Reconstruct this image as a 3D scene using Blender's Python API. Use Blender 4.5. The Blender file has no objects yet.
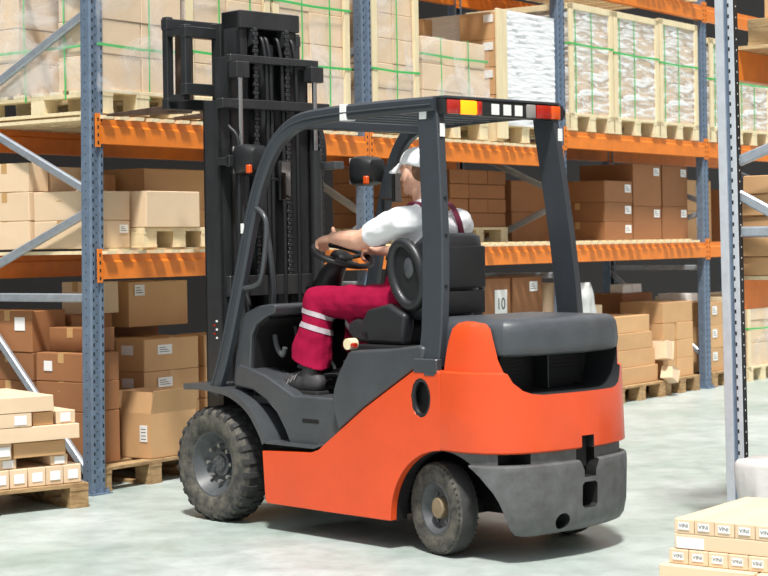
import bpy, bmesh, math, random
from mathutils import Vector, Matrix, noise
PI = math.pi
R = math.radians
SC = bpy.context.scene
COL = SC.collection
random.seed(7)

# ------------------------------------------------------------------ materials
def srgb(r, g, b):
    f = lambda c: c / 12.92 if c <= .04045 else ((c + .055) / 1.055) ** 2.4
    return (f(r / 255), f(g / 255), f(b / 255), 1)

def mat(name, col, rough=.5, metal=0, var=0, vscale=8, bump=0, bscale=60, spec=.5, rnd=0, coat=0, col2=None, stretch=(1, 1, 1), emit=None, estr=0):
    m = bpy.data.materials.new(name); m.use_nodes = True
    nt = m.node_tree; N = nt.nodes; L = nt.links
    b = N['Principled BSDF']
    b.inputs['Base Color'].default_value = col
    b.inputs['Roughness'].default_value = rough
    b.inputs['Metallic'].default_value = metal
    b.inputs['Specular IOR Level'].default_value = spec
    if coat: b.inputs['Coat Weight'].default_value = coat; b.inputs['Coat Roughness'].default_value = .15
    tc = N.new('ShaderNodeTexCoord'); mp = N.new('ShaderNodeMapping')
    mp.inputs['Scale'].default_value = stretch
    L.new(tc.outputs['Object'], mp.inputs['Vector'])
    src = None
    if var:
        n = N.new('ShaderNodeTexNoise'); n.inputs['Scale'].default_value = vscale; n.inputs['Detail'].default_value = 6
        n.inputs['Roughness'].default_value = .65
        L.new(mp.outputs[0], n.inputs['Vector'])
        r = N.new('ShaderNodeValToRGB')
        r.color_ramp.elements[0].position = .35; r.color_ramp.elements[1].position = .68
        c2 = col2 or tuple(list(c * (1 - var) for c in col[:3]) + [1])
        r.color_ramp.elements[0].color = c2; r.color_ramp.elements[1].color = col
        L.new(n.outputs['Fac'], r.inputs['Fac']); src = r.outputs['Color']
    if rnd:
        oi = N.new('ShaderNodeObjectInfo'); hs = N.new('ShaderNodeHueSaturation')
        mr = N.new('ShaderNodeMapRange'); mr.inputs['To Min'].default_value = 1 - rnd; mr.inputs['To Max'].default_value = 1 + rnd * .5
        L.new(oi.outputs['Random'], mr.inputs['Value']); L.new(mr.outputs[0], hs.inputs['Value'])
        if src: L.new(src, hs.inputs['Color'])
        else: hs.inputs['Color'].default_value = col
        src = hs.outputs['Color']
    if src: L.new(src, b.inputs['Base Color'])
    if bump:
        n2 = N.new('ShaderNodeTexNoise'); n2.inputs['Scale'].default_value = bscale; n2.inputs['Detail'].default_value = 4
        L.new(mp.outputs[0], n2.inputs['Vector'])
        bp = N.new('ShaderNodeBump'); bp.inputs['Strength'].default_value = bump; bp.inputs['Distance'].default_value = .01
        L.new(n2.outputs['Fac'], bp.inputs['Height']); L.new(bp.outputs[0], b.inputs['Normal'])
    if emit:
        b.inputs['Emission Color'].default_value = emit; b.inputs['Emission Strength'].default_value = estr
    return m

M = {}
M['orange'] = mat('orange_paint', srgb(228, 80, 32), .4, var=.12, vscale=3, bump=.04, bscale=25, coat=.25)
M['dgrey'] = mat('dark_grey_paint', srgb(74, 78, 83), .42, var=.25, vscale=9, bump=.05, bscale=40)
M['pillar'] = mat('pillar_grey_paint', srgb(60, 65, 71), .4, var=.12, vscale=14, bump=.04, bscale=60)
M['plastic'] = mat('grey_step_plastic', srgb(74, 77, 81), .26, var=.2, vscale=5, bump=.08, bscale=30)
M['cast'] = mat('cast_grey_iron', srgb(98, 100, 101), .55, var=.3, vscale=12, bump=.25, bscale=30, col2=srgb(80, 80, 80))
M['black'] = mat('black_plastic', srgb(32, 33, 35), .45, var=.2, vscale=10)
M['recess'] = mat('recess_grey_plastic', srgb(44, 46, 48), .45)
M['deep'] = mat('recess_black', srgb(14, 14, 15), .7)
M['mast'] = mat('mast_black_steel', srgb(52, 53, 55), .36, var=.35, vscale=14, bump=.08, bscale=50, stretch=(1, 1, .3))
M['rubber'] = mat('tyre_rubber', srgb(106, 102, 92), .85, var=.4, vscale=16, bump=.3, bscale=60, col2=srgb(50, 50, 49))
M['rubber_dark'] = mat('tyre_rubber_tread', srgb(58, 58, 58), .8, var=.3, vscale=20, bump=.2)
M['rim'] = mat('wheel_rim_grey', srgb(84, 87, 90), .45, var=.35, vscale=20)
M['hub'] = mat('hub_bronze', srgb(150, 132, 104), .5, var=.3, vscale=30)
M['steel'] = mat('dull_steel', srgb(150, 150, 148), .4, metal=.6)
M['chrome'] = mat('polished_steel', srgb(215, 215, 212), .18, metal=1)
M['seat'] = mat('seat_vinyl', srgb(40, 41, 44), .38, bump=.1, bscale=120)
M['white'] = mat('white_sticker', srgb(238, 238, 236), .5)
M['rack'] = mat('rack_blue_grey', srgb(118, 136, 158), .38, metal=.25, var=.25, vscale=18, bump=.05, bscale=40)
M['rack_dark'] = mat('rack_slot_dark', srgb(22, 26, 32), .7)
M['galv'] = mat('galvanised_upright', srgb(206, 212, 220), .4, metal=.2, var=.15, vscale=14)
M['brace'] = mat('galvanised_brace', srgb(182, 190, 200), .36, metal=.5, var=.2, vscale=20)
M['beam'] = mat('beam_orange', srgb(240, 132, 38), .36, var=.18, vscale=7, bump=.04, bscale=20)
M['wood'] = mat('pallet_wood', srgb(226, 198, 152), .7, var=.28, vscale=7, bump=.15, bscale=50, rnd=.12, stretch=(1, 1, 4), col2=srgb(188, 152, 106))
M['wood_old'] = mat('old_pallet_wood', srgb(200, 168, 122), .75, var=.4, vscale=9, bump=.2, bscale=50, rnd=.15, stretch=(1, 1, 4), col2=srgb(146, 112, 74))
M['wood_pale'] = mat('pale_pine', srgb(240, 222, 182), .65, var=.16, vscale=6, bump=.1, bscale=50, stretch=(4, 4, .6))
M['card'] = mat('cardboard', srgb(212, 168, 120), .75, var=.08, vscale=4, bump=.04, bscale=40, rnd=.12)
M['card_pale'] = mat('pale_cardboard', srgb(230, 203, 170), .7, var=.06, vscale=4, rnd=.06)
M['card_brown_shade'] = mat('brown_shade_cardboard', srgb(158, 107, 68), .75, var=.1, vscale=4, rnd=.12)  # brown board, with the shade inside the racks put into the colour
M['tape'] = mat('parcel_tape', srgb(198, 158, 108), .3)
M['label'] = mat('paper_label', srgb(240, 240, 238), .6)
M['green'] = mat('green_strap', srgb(70, 186, 96), .4)
M['ink'] = mat('black_ink', srgb(36, 36, 38), .7)
M['skin'] = mat('skin', srgb(236, 188, 162), .5, var=.08, vscale=20, col2=srgb(226, 168, 142))
M['hair'] = mat('short_hair', srgb(112, 80, 58), .8, bump=.4, bscale=300)
M['shirt'] = mat('white_cotton', srgb(240, 240, 243), .85, bump=.5, bscale=9)
M['crimson'] = mat('crimson_cotton', srgb(150, 12, 56), .85, spec=.15, var=.14, vscale=7, bump=.7, bscale=14)
M['maroon'] = mat('maroon_cotton', srgb(104, 26, 54), .8, bump=.4, bscale=14)
M['reflect'] = mat('reflective_tape', srgb(176, 166, 172), .35)
M['cap'] = mat('cap_white', srgb(246, 246, 248), .75)
M['fork'] = mat('worn_fork_steel', srgb(104, 84, 72), .5, metal=.3, var=.4, vscale=10)
M['shoe'] = mat('shoe_leather', srgb(70, 68, 70), .6, var=.3, vscale=25, bump=.3)
M['lace'] = mat('grey_lace', srgb(120, 118, 118), .7)
M['sole'] = mat('shoe_sole', srgb(34, 34, 35), .8)
M['redlens'] = mat('red_lens', srgb(176, 34, 22), .2, coat=.5)
M['amberlit'] = mat('amber_lens_lit', srgb(255, 150, 20), .3, emit=srgb(255, 140, 10), estr=1.6)
M['orangelens'] = mat('orange_lens', srgb(226, 88, 30), .2, coat=.5)
M['greylens'] = mat('clear_lens', srgb(150, 146, 142), .2)
M['mirror'] = mat('mirror_glass', srgb(150, 140, 132), .06, metal=1)
M['wrapw'] = mat('white_stretch_wrap', srgb(242, 243, 245), .35, bump=.9, bscale=7, stretch=(1, 1, 5))
M['bag'] = mat('grey_white_plastic_sheet', srgb(208, 208, 206), .35, bump=1, bscale=6)
M['wallm'] = mat('depth_shade_wall', srgb(24, 20, 19), .9, var=.2, vscale=1)  # near-black colour stands in for shade in the rack depths

def film(name, fac_lo, fac_hi, scale=9, stretch=(1, 1, 1)):
    m = bpy.data.materials.new(name); m.use_nodes = True
    nt = m.node_tree; N = nt.nodes; L = nt.links
    b = N['Principled BSDF']; b.inputs['Base Color'].default_value = srgb(246, 246, 246); b.inputs['Roughness'].default_value = .22
    out = N['Material Output']; tr = N.new('ShaderNodeBsdfTransparent'); mx = N.new('ShaderNodeMixShader')
    tc = N.new('ShaderNodeTexCoord'); mp = N.new('ShaderNodeMapping'); mp.inputs['Scale'].default_value = stretch
    mp.inputs['Rotation'].default_value = (0, R(25), 0)
    n = N.new('ShaderNodeTexNoise'); n.inputs['Scale'].default_value = scale; n.inputs['Detail'].default_value = 5; n.inputs['Distortion'].default_value = 1.2
    mr = N.new('ShaderNodeMapRange'); mr.inputs['From Min'].default_value = .42; mr.inputs['From Max'].default_value = .62
    mr.inputs['To Min'].default_value = fac_lo; mr.inputs['To Max'].default_value = fac_hi
    bp = N.new('ShaderNodeBump'); bp.inputs['Strength'].default_value = .8; bp.inputs['Distance'].default_value = .02
    L.new(tc.outputs['Object'], mp.inputs[0]); L.new(mp.outputs[0], n.inputs['Vector'])
    L.new(n.outputs['Fac'], mr.inputs['Value']); L.new(n.outputs['Fac'], bp.inputs['Height']); L.new(bp.outputs[0], b.inputs['Normal'])
    L.new(mr.outputs[0], mx.inputs['Fac']); L.new(tr.outputs[0], mx.inputs[1]); L.new(b.outputs[0], mx.inputs[2])
    L.new(mx.outputs[0], out.inputs['Surface'])
    return m
M['film'] = film('clear_stretch_film', .05, .42, 2.2, (1, 1, 1.4))
M['film_heavy'] = film('wrinkled_stretch_film', .2, .95, 3.5, (1, 1, 6))

def floor_mat():
    m = bpy.data.materials.new('polished_concrete'); m.use_nodes = True
    nt = m.node_tree; N = nt.nodes; L = nt.links; b = N['Principled BSDF']
    tc = N.new('ShaderNodeTexCoord')
    n1 = N.new('ShaderNodeTexNoise'); n1.inputs['Scale'].default_value = .9; n1.inputs['Detail'].default_value = 8; n1.inputs['Roughness'].default_value = .6
    n2 = N.new('ShaderNodeTexNoise'); n2.inputs['Scale'].default_value = 5; n2.inputs['Detail'].default_value = 8; n2.inputs['Roughness'].default_value = .7
    r1 = N.new('ShaderNodeValToRGB'); e = r1.color_ramp.elements
    e[0].position = .35; e[0].color = srgb(158, 173, 165); e[1].position = .62; e[1].color = srgb(188, 196, 193)
    r2 = N.new('ShaderNodeValToRGB'); e = r2.color_ramp.elements
    e[0].position = .3; e[0].color = srgb(186, 190, 190); e[1].position = .6; e[1].color = (1, 1, 1, 1)
    mx = N.new('ShaderNodeMixRGB'); mx.blend_type = 'MULTIPLY'; mx.inputs[0].default_value = .55
    L.new(tc.outputs['Object'], n1.inputs['Vector']); L.new(tc.outputs['Object'], n2.inputs['Vector'])
    L.new(n1.outputs['Fac'], r1.inputs[0]); L.new(n2.outputs['Fac'], r2.inputs[0])
    L.new(r1.outputs[0], mx.inputs[1]); L.new(r2.outputs[0], mx.inputs[2]); L.new(mx.outputs[0], b.inputs['Base Color'])
    mr = N.new('ShaderNodeMapRange'); mr.inputs['To Min'].default_value = .28; mr.inputs['To Max'].default_value = .6
    L.new(n2.outputs['Fac'], mr.inputs['Value']); L.new(mr.outputs[0], b.inputs['Roughness'])
    bp = N.new('ShaderNodeBump'); bp.inputs['Strength'].default_value = .06; L.new(n2.outputs['Fac'], bp.inputs['Height']); L.new(bp.outputs[0], b.inputs['Normal'])
    return m
M['floor'] = floor_mat()

# ------------------------------------------------------------------ helpers
def obj(name, bm, m, parent=None, smooth=False, loc=None, rot=None):
    me = bpy.data.meshes.new(name)
    bm.normal_update(); bm.to_mesh(me); bm.free()
    for x in (m if isinstance(m, (list, tuple)) else [m]): me.materials.append(M[x])
    if smooth:
        for p in me.polygons: p.use_smooth = True
        if smooth != 'all':
            me.set_sharp_from_angle(angle=R(38))
    o = bpy.data.objects.new(name, me); COL.objects.link(o)
    if parent is not None: o.parent = parent
    if loc is not None: o.location = loc
    if rot is not None: o.rotation_euler = rot
    return o

def tag(o, label, cat=None, group=None, kind=None):
    if label: o['label'] = label
    if cat: o['category'] = cat
    if group: o['group'] = group
    if kind: o['kind'] = kind
    return o

def empty(name, loc=(0, 0, 0), rz=0, label=None, cat=None, group=None):
    o = bpy.data.objects.new(name, None); COL.objects.link(o)
    o.location = loc; o.rotation_euler = (0, 0, rz); o.empty_display_size = .1
    return tag(o, label, cat, group)

def BM(): return bmesh.new()

def addbox(bm, x0, x1, y0, y1, z0, z1, bev=0, mi=0, M4=None, seg=1):
    t = bmesh.new()
    bmesh.ops.create_cube(t, size=1)
    for v in t.verts:
        v.co = Vector(((x0 + x1) / 2 + v.co.x * (x1 - x0), (y0 + y1) / 2 + v.co.y * (y1 - y0), (z0 + z1) / 2 + v.co.z * (z1 - z0)))
    if bev: bmesh.ops.bevel(t, geom=t.edges[:], offset=bev, segments=seg, affect='EDGES', profile=.5)
    merge(bm, t, mi, M4)

def merge(bm, t, mi=0, M4=None):
    if M4 is not None: t.transform(M4)
    vm = {}
    for v in t.verts: vm[v] = bm.verts.new(v.co)
    for f in t.faces:
        try:
            nf = bm.faces.new([vm[v] for v in f.verts]); nf.material_index = mi if mi else f.material_index
        except ValueError: pass
    t.free()

def box(*a, **k):
    bm = BM(); addbox(bm, *a, **k); return bm

def prism(poly, lo, hi, axis='y', bev=0, seg=2, M4=None, mi=0, bm=None):
    """polygon in the two other axes (x,z for 'y'; y,z for 'x'; x,y for 'z')"""
    t = bmesh.new()
    def P(a, b, c):
        return {'y': (a, c, b), 'x': (c, a, b), 'z': (a, b, c)}[axis]
    A = [t.verts.new(P(a, b, lo)) for a, b in poly]; B = [t.verts.new(P(a, b, hi)) for a, b in poly]
    n = len(poly); t.faces.new(A); t.faces.new(B[::-1])
    for i in range(n): t.faces.new((A[i], B[i], B[(i + 1) % n], A[(i + 1) % n]))
    bmesh.ops.recalc_face_normals(t, faces=t.faces[:])
    if bev: bmesh.ops.bevel(t, geom=[e for e in t.edges if True], offset=bev, segments=seg, affect='EDGES', profile=.5, clamp_overlap=True)
    if bm is None:
        bm = BM()
    merge(bm, t, mi, M4); return bm

def frames(pts):
    pts = [Vector(p) for p in pts]; n = len(pts); T = []
    for i in range(n):
        a = pts[max(i - 1, 0)]; b = pts[min(i + 1, n - 1)]; T.append((b - a).normalized())
    return pts, T

def tube(pts, r, seg=10, bm=None, mi=0, rect=None, up=(0, 1, 0), cap=True, closed=False):
    """round tube (r float or list); rect=(w,h) makes a rounded bar, w along 'up'"""
    pts, T = frames(pts); t = bmesh.new(); rings = []
    n = len(pts)
    if closed:
        T = [(pts[(i + 1) % n] - pts[i - 1]).normalized() for i in range(n)]
    for i, (p, d) in enumerate(zip(pts, T)):
        u = Vector(up); u = (u - d * u.dot(d))
        if u.length < 1e-4: u = Vector((1, 0, 0)) - d * d.x
        u.normalize(); v = d.cross(u)
        ring = []
        if rect:
            w, h = rect[i] if isinstance(rect[0], (tuple, list)) else rect
            c = .22 * min(w, h)
            for a, b in ((w/2-c, h/2), (w/2, h/2-c), (w/2, -h/2+c), (w/2-c, -h/2), (-w/2+c, -h/2), (-w/2, -h/2+c), (-w/2, h/2-c), (-w/2+c, h/2)):
                ring.append(t.verts.new(p + u * a + v * b))
        else:
            rr = r[i] if isinstance(r, (list, tuple)) else r
            rw, rh = rr if isinstance(rr, (list, tuple)) else (rr, rr)
            for k in range(seg):
                a = 2 * PI * k / seg
                ring.append(t.verts.new(p + u * rw * math.cos(a) + v * rh * math.sin(a)))
        rings.append(ring)
    m_ = len(rings[0])
    for i in range(n if closed else n - 1):
        a, b = rings[i], rings[(i + 1) % n]
        for k in range(m_): t.faces.new((a[k], a[(k + 1) % m_], b[(k + 1) % m_], b[k]))
    if cap and not closed: t.faces.new(rings[0][::-1]); t.faces.new(rings[-1])
    bmesh.ops.recalc_face_normals(t, faces=t.faces[:])
    if bm is None: bm = BM()
    merge(bm, t, mi); return bm

def bezier(P, n=16):
    """Catmull-Rom through P"""
    P = [Vector(p) for p in P]; out = []
    Q = [P[0] * 2 - P[1]] + P + [P[-1] * 2 - P[-2]]
    for i in range(1, len(Q) - 2):
        a, b, c, d = Q[i-1], Q[i], Q[i+1], Q[i+2]
        for k in range(n):
            s = k / n
            out.append(.5 * ((2*b) + (-a + c)*s + (2*a - 5*b + 4*c - d)*s*s + (-a + 3*b - 3*c + d)*s**3))
    out.append(P[-1]); return out

def lathe(prof, seg=48, bm=None, mi=None, c=(0, 0, 0), M4=None, cap=True):
    """profile of (r, y) turned about the local y axis"""
    t = bmesh.new(); rings = []
    for r_, y in prof:
        rings.append([t.verts.new((c[0] + r_ * math.cos(2*PI*k/seg), c[1] + y, c[2] + r_ * math.sin(2*PI*k/seg))) for k in range(seg)])
    for i in range(len(rings) - 1):
        for k in range(seg):
            f = t.faces.new((rings[i][k], rings[i][(k+1) % seg], rings[i+1][(k+1) % seg], rings[i+1][k]))
            if mi: f.material_index = mi[i]
    if cap and prof[0][0] > 0: t.faces.new(rings[0])
    if cap and prof[-1][0] > 0: t.faces.new(rings[-1][::-1])
    bmesh.ops.remove_doubles(t, verts=t.verts[:], dist=1e-6)
    bmesh.ops.recalc_face_normals(t, faces=t.faces[:])
    if bm is None: bm = BM()
    merge(bm, t, 0, M4); return bm

def loft(rings, cap=True, bm=None, mi=0):
    t = bmesh.new(); V = [[t.verts.new(p) for p in r_] for r_ in rings]; m_ = len(V[0])
    for a, b in zip(V, V[1:]):
        for k in range(m_): t.faces.new((a[k], a[(k+1) % m_], b[(k+1) % m_], b[k]))
    if cap: t.faces.new(V[0][::-1]); t.faces.new(V[-1])
    bmesh.ops.recalc_face_normals(t, faces=t.faces[:])
    if bm is None: bm = BM()
    merge(bm, t, mi); return bm

def evaluate(o):
    dg = bpy.context.evaluated_depsgraph_get(); dg.update()
    me = bpy.data.meshes.new_from_object(o.evaluated_get(dg)); old = o.data
    o.modifiers.clear(); nm = old.name; o.data = me; bpy.data.meshes.remove(old); me.name = nm

def cut(o, cutters, dark=(), dm='deep'):
    tmp = []
    if dark: o.data.materials.append(M[dm])
    for ci, bm in enumerate(cutters):
        if ci in dark:
            for f in bm.faces: f.material_index = 1
        me = bpy.data.meshes.new('c'); bmesh.ops.recalc_face_normals(bm, faces=bm.faces[:]); bm.to_mesh(me); bm.free()
        for mm in o.data.materials: me.materials.append(mm)
        c = bpy.data.objects.new('c', me); COL.objects.link(c)
        c.matrix_world = Matrix.Identity(4)
        tmp.append(c)
    par = o.parent; o.parent = None
    for c in tmp:
        m = o.modifiers.new('b', 'BOOLEAN'); m.operation = 'DIFFERENCE'; m.object = c; m.solver = 'EXACT'
    bpy.context.view_layer.update()
    evaluate(o)
    o.parent = par
    for c in tmp:
        me = c.data; bpy.data.objects.remove(c); bpy.data.meshes.remove(me)
    for p in o.data.polygons: p.use_smooth = True
    o.data.set_sharp_from_angle(angle=R(35))

def bevmod(o, w=.006, seg=2, ang=35):
    m = o.modifiers.new('bev', 'BEVEL'); m.width = w; m.segments = seg; m.limit_method = 'ANGLE'; m.angle_limit = R(ang)
    m.harden_normals = False
    for p in o.data.polygons: p.use_smooth = True
    o.data.set_sharp_from_angle(angle=R(60))

def blob(name, caps, voxel, m, parent=None, smooth=4, disp=0, dscale=8):
    """tapered capsules / ellipsoids fused into one skin"""
    bm = BM()
    for cpt in caps:
        kind = cpt[0]
        if kind == 'c':          # ('c', [pts], [radii])
            pts = [Vector(p) for p in cpt[1]]; rs = cpt[2]; up = cpt[3] if len(cpt) > 3 else (0, 1, 0)
            rs = [(q, q) if not isinstance(q, (tuple, list)) else q for q in rs]
            d0 = (pts[1] - pts[0]).normalized(); d1 = (pts[-1] - pts[-2]).normalized()
            P = []; Q = []
            for k in (0, .3, .7): P.append(pts[0] - d0 * min(rs[0]) * math.cos(k * PI / 2)); Q.append(tuple(max(q * math.sin(k * PI / 2), .0006) for q in rs[0]))
            P += pts; Q += rs
            for k in (.7, .3, 0): P.append(pts[-1] + d1 * min(rs[-1]) * math.cos(k * PI / 2)); Q.append(tuple(max(q * math.sin(k * PI / 2), .0006) for q in rs[-1]))
            tube(P, Q, 14, bm, up=up)
        else:                    # ('e', centre, (rx,ry,rz), rot)
            t = bmesh.new(); bmesh.ops.create_uvsphere(t, u_segments=20, v_segments=12, radius=1)
            rot = cpt[3] if len(cpt) > 3 else (0, 0, 0)
            from mathutils import Euler
            t.transform(Matrix.Translation(cpt[1]) @ Euler(rot).to_matrix().to_4x4() @ Matrix.Diagonal((*cpt[2], 1)))
            merge(bm, t)
    o = obj(name, bm, m, None)
    md = o.modifiers.new('r', 'REMESH'); md.mode = 'VOXEL'; md.voxel_size = voxel
    if smooth:
        s = o.modifiers.new('s', 'SMOOTH'); s.factor = .5; s.iterations = smooth
    bpy.context.view_layer.update(); evaluate(o)
    if disp:
        for v in o.data.vertices:
            n = v.normal
            v.co += n * disp * (noise.noise(Vector((v.co.x * dscale, v.co.y * dscale, v.co.z * dscale))) + .5 * noise.noise(v.co * dscale * 2.3))
    if parent is not None: o.parent = parent
    for p in o.data.polygons: p.use_smooth = True
    return o

def text_bm(s, size, depth=.0006):
    cu = bpy.data.curves.new('t', 'FONT'); cu.body = s; cu.size = size; cu.align_x = 'CENTER'; cu.align_y = 'CENTER'; cu.extrude = depth
    o = bpy.data.objects.new('t', cu); COL.objects.link(o); bpy.context.view_layer.update()
    me = bpy.data.meshes.new_from_object(o.evaluated_get(bpy.context.evaluated_depsgraph_get()))
    bm = BM(); bm.from_mesh(me); bpy.data.objects.remove(o); bpy.data.curves.remove(cu); bpy.data.meshes.remove(me)
    return bm

# ------------------------------------------------------------------ camera
F = 1750.0; H = 1.42
cam = bpy.data.cameras.new('camera'); co = bpy.data.objects.new('camera', cam); COL.objects.link(co)
cam.sensor_width = 36; cam.lens = 36 * F / 768; cam.shift_y = -45 / 768.
cam.clip_start = .1; cam.clip_end = 200
co.matrix_world = Matrix.Translation((0, 0, H)) @ Matrix.Rotation(R(90), 4, 'X') @ Matrix.Rotation(-.016, 4, 'Z')
cam.dof.use_dof = True; cam.dof.focus_distance = 9.0; cam.dof.aperture_fstop = 5.6
SC.camera = co

# ------------------------------------------------------------------ rack frame of reference
U = Vector((-1.7045, 10.0095, 0)); RA = R(53.8355)
ES = Vector((math.cos(RA), math.sin(RA), 0)); ED = Vector((-ES.y, ES.x, 0))
def W(s, d, h=0): return U + ES * s + ED * d + Vector((0, 0, h))

# ------------------------------------------------------------------ setting
bm = BM(); addbox(bm, -30, 30, -12, 60, -.2, 0)
tag(obj('floor', bm, 'floor'), 'pale grey green polished concrete warehouse floor', kind='structure')
bm = BM(); addbox(bm, -9, 40, 0, .2, 0, 7)  # backdrop added so the gaps between the loads stay dark
tag(obj('backdrop_wall', bm, 'wallm', loc=W(0, 3.6), rot=(0, 0, RA)), 'added wall behind the racks, coloured dark as shade', kind='structure')

# ------------------------------------------------------------------ rack
def post(bm, x, y, ht, w=.1, dp=.085, lip=1, step=.052):
    """C-channel standing at x (along rack), y (depth); front face toward -y*lip"""
    x0, x1 = x - w/2, x + w/2
    f = y if lip > 0 else y + dp; b = y + dp if lip > 0 else y; sg = 1 if lip > 0 else -1
    prof = [(x0, b), (x0, f + sg*.012), (x0 + .006, f), (x0 + .028, f), (x0 + .034, f + sg*.012), (x1 - .034, f + sg*.012), (x1 - .028, f), (x1 - .006, f), (x1, f + sg*.012), (x1, b),
            (x1 - .02, b), (x1 - .02, b - sg*.003), (x1 - .004, b - sg*.003), (x1 - .004, f + sg*.018), (x0 + .004, f + sg*.018), (x0 + .004, b - sg*.003), (x0 + .02, b - sg*.003), (x0 + .02, b)]
    prism(prof, .008, ht, 'z', bm=bm)
    z = .07
    while z < ht - .03:
        for cx in (x0 + .017, x1 - .017):
            addbox(bm, cx - .0055, cx + .0055, f - .0006, f + .0006, z, z + .021, mi=1) if lip > 0 else addbox(bm, cx - .0055, cx + .0055, f - .0006, f + .0006, z, z + .021, mi=1)
        if lip > 0:
            addbox(bm, x - .004, x + .004, f + .0114, f + .0126, z + .026, z + .034, mi=1)
        addbox(bm, x0 - .0006, x0 + .0006, y + .04, y + .047, z + .01, z + .018, mi=1)
        z += step

PX = .045
def frame(name, loc, rz, label, ht, braces, depth=1.1, group=None, dsign=1, foot=True):
    e = empty(name, loc, rz, label, 'rack upright', group); e['kind'] = 'thing'
    for k in (0, 1):
        bm = BM(); y = 0 if k == 0 else depth - .085
        if dsign < 0: y = -y - .085
        post(bm, PX, y, ht, w=.105 if dsign > 0 else .10, dp=.078 if dsign > 0 else .115, lip=(1 if k == 0 else -1) * dsign)
        if dsign < 0 and k == 0:      # deep section seen edge on: bright flat, groove, slotted flat, dark lip
            bm.free(); bm = BM()
            addbox(bm, 0, .05, -.042, 0, .008, ht, bev=.002); addbox(bm, .014, .05, -.064, -.042, .008, ht, mi=2); addbox(bm, 0, .05, -.094, -.064, .008, ht, bev=.002)
            addbox(bm, .004, .048, -.0955, -.094, .008, ht, mi=1)
            z = .07
            while z < ht - .03:
                addbox(bm, -.0008, .004, -.074, -.066, z, z + .018, mi=1); addbox(bm, .025, .030, -.0965, -.0952, z, z + .008, mi=3); z += .052
            obj('post', bm, ['galv', 'rack_dark', 'rack', 'white'], e); bm = BM(); addbox(bm, PX - .08, PX + .08, y - .03, y + .115, 0, .008); obj('foot_plate', bm, 'rack', e); continue
        obj('post', bm, ['rack', 'rack_dark'], e)
        if foot:
            bm = BM(); addbox(bm, PX - .08, PX + .08, y - .03, y + .115, 0, .008)
            for a in (-.055, .055): lathe([(.013, 0), (.013, .016), (.007, .017), (.007, .028)], 8, bm, M4=Matrix.Translation((PX + a, y - .012, .008)) @ Matrix.Rotation(R(90), 4, 'X'))
            obj('foot_plate', bm, 'rack', e)
    for (a, ha, b, hb) in braces:
        bm = BM(); p = Vector((PX, a * dsign, ha)); q = Vector((PX, b * dsign, hb))
        tube([p, q], .01, rect=(.034, .05), up=(1, 0, 0), bm=bm)
        obj('brace', bm, 'brace', e)
    return e

BR0 = [(.05, 2.80, 1.05, 2.33), (.05, 1.735, 1.05, 2.20), (.05, 1.64, 1.05, 1.25), (.05, 1.13, 1.05, 1.13), (.05, .07, 1.05, 1.08), (.05, 2.9, 1.05, 3.35), (.05, .05, 1.05, .05)]
fl_ = frame('rack_upright', W(.03, 0), RA, 'nearest blue-grey rack upright at the left, beside the flat cartons', 3.7, BR0)
fl_.rotation_euler = (0, R(.75), RA)
frame('rack_upright', W(2.68, 0), RA, 'blue-grey rack upright standing behind the forklift mast', 3.9, [(.05, 1.62, 1.05, 2.2), (.05, 1.55, 1.05, 1.95 - .9), (.05, 1.13, 1.05, 1.13), (.05, 2.8, 1.05, 2.3)])
frame('rack_upright', W(5.36, 0), RA, 'blue-grey rack upright mostly hidden behind the rear guard pillar', 3.9, [(.05, 1.80, 1.05, 2.25), (.05, 1.72, 1.05, 1.3), (.05, 1.13, 1.05, 1.13), (.05, .2, 1.05, 1.05)])
frame('rack_upright', W(8.01, 0), RA, 'blue-grey rack upright right of the torn cartons on pallets', 3.9, [(.05, 1.76, 1.05, 2.15), (.05, 1.66, 1.05, 1.35), (.05, 1.14, 1.05, 1.14), (.05, .3, 1.05, 1.1)])
frame('rack_upright', W(10.62, 0), RA, 'farthest rack upright beyond the right frame', 3.9, [(.05, 1.76, 1.05, 2.2), (.05, 1.6, 1.05, 1.3)])

def beam(s0, s1, d, h, label, group=None, clips=True, loc=None, sgn=1):
    L_ = s1 - s0 - .1
    e = empty('rack_beam', (loc or W(s0 + .05, d, h)), RA, label, 'rack beam', group); e['kind'] = 'thing'
    bm = BM()
    # stepped box section, .14 tall
    f, b = (-.012, .045) if sgn > 0 else (.012, -.045)
    pr = [(f, 0), (f, .098), (f * .2 + .002 * sgn, .108), (f * .2 + .002 * sgn, .142), (b, .142), (b, 0)]
    prism(pr, 0, L_, 'x', bm=bm)
    obj('beam_rail', bm, 'beam', e)
    if clips:
        for x in (-.045, L_ + .003):
            bm = BM(); y0 = -.0045 - .002 if sgn > 0 else .002
            addbox(bm, x, x + .042, y0 - (.002 if sgn > 0 else 0), y0 + .0045, -.02, .175, bev=.001)
            for zz in (-.005, .04, .085, .13): addbox(bm, x + .015, x + .027, y0 - .0028, y0 + .0048, zz, zz + .02, mi=1)
            obj('beam_connector', bm, ['beam', 'rack_dark'], e)
    return e
SP = [.077, 2.727, 5.407, 8.057, 10.665]
bays = ['first bay left of the mast', 'bay behind the driver', 'bay right of the rear pillar', 'far bay beyond the right frame']
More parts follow.
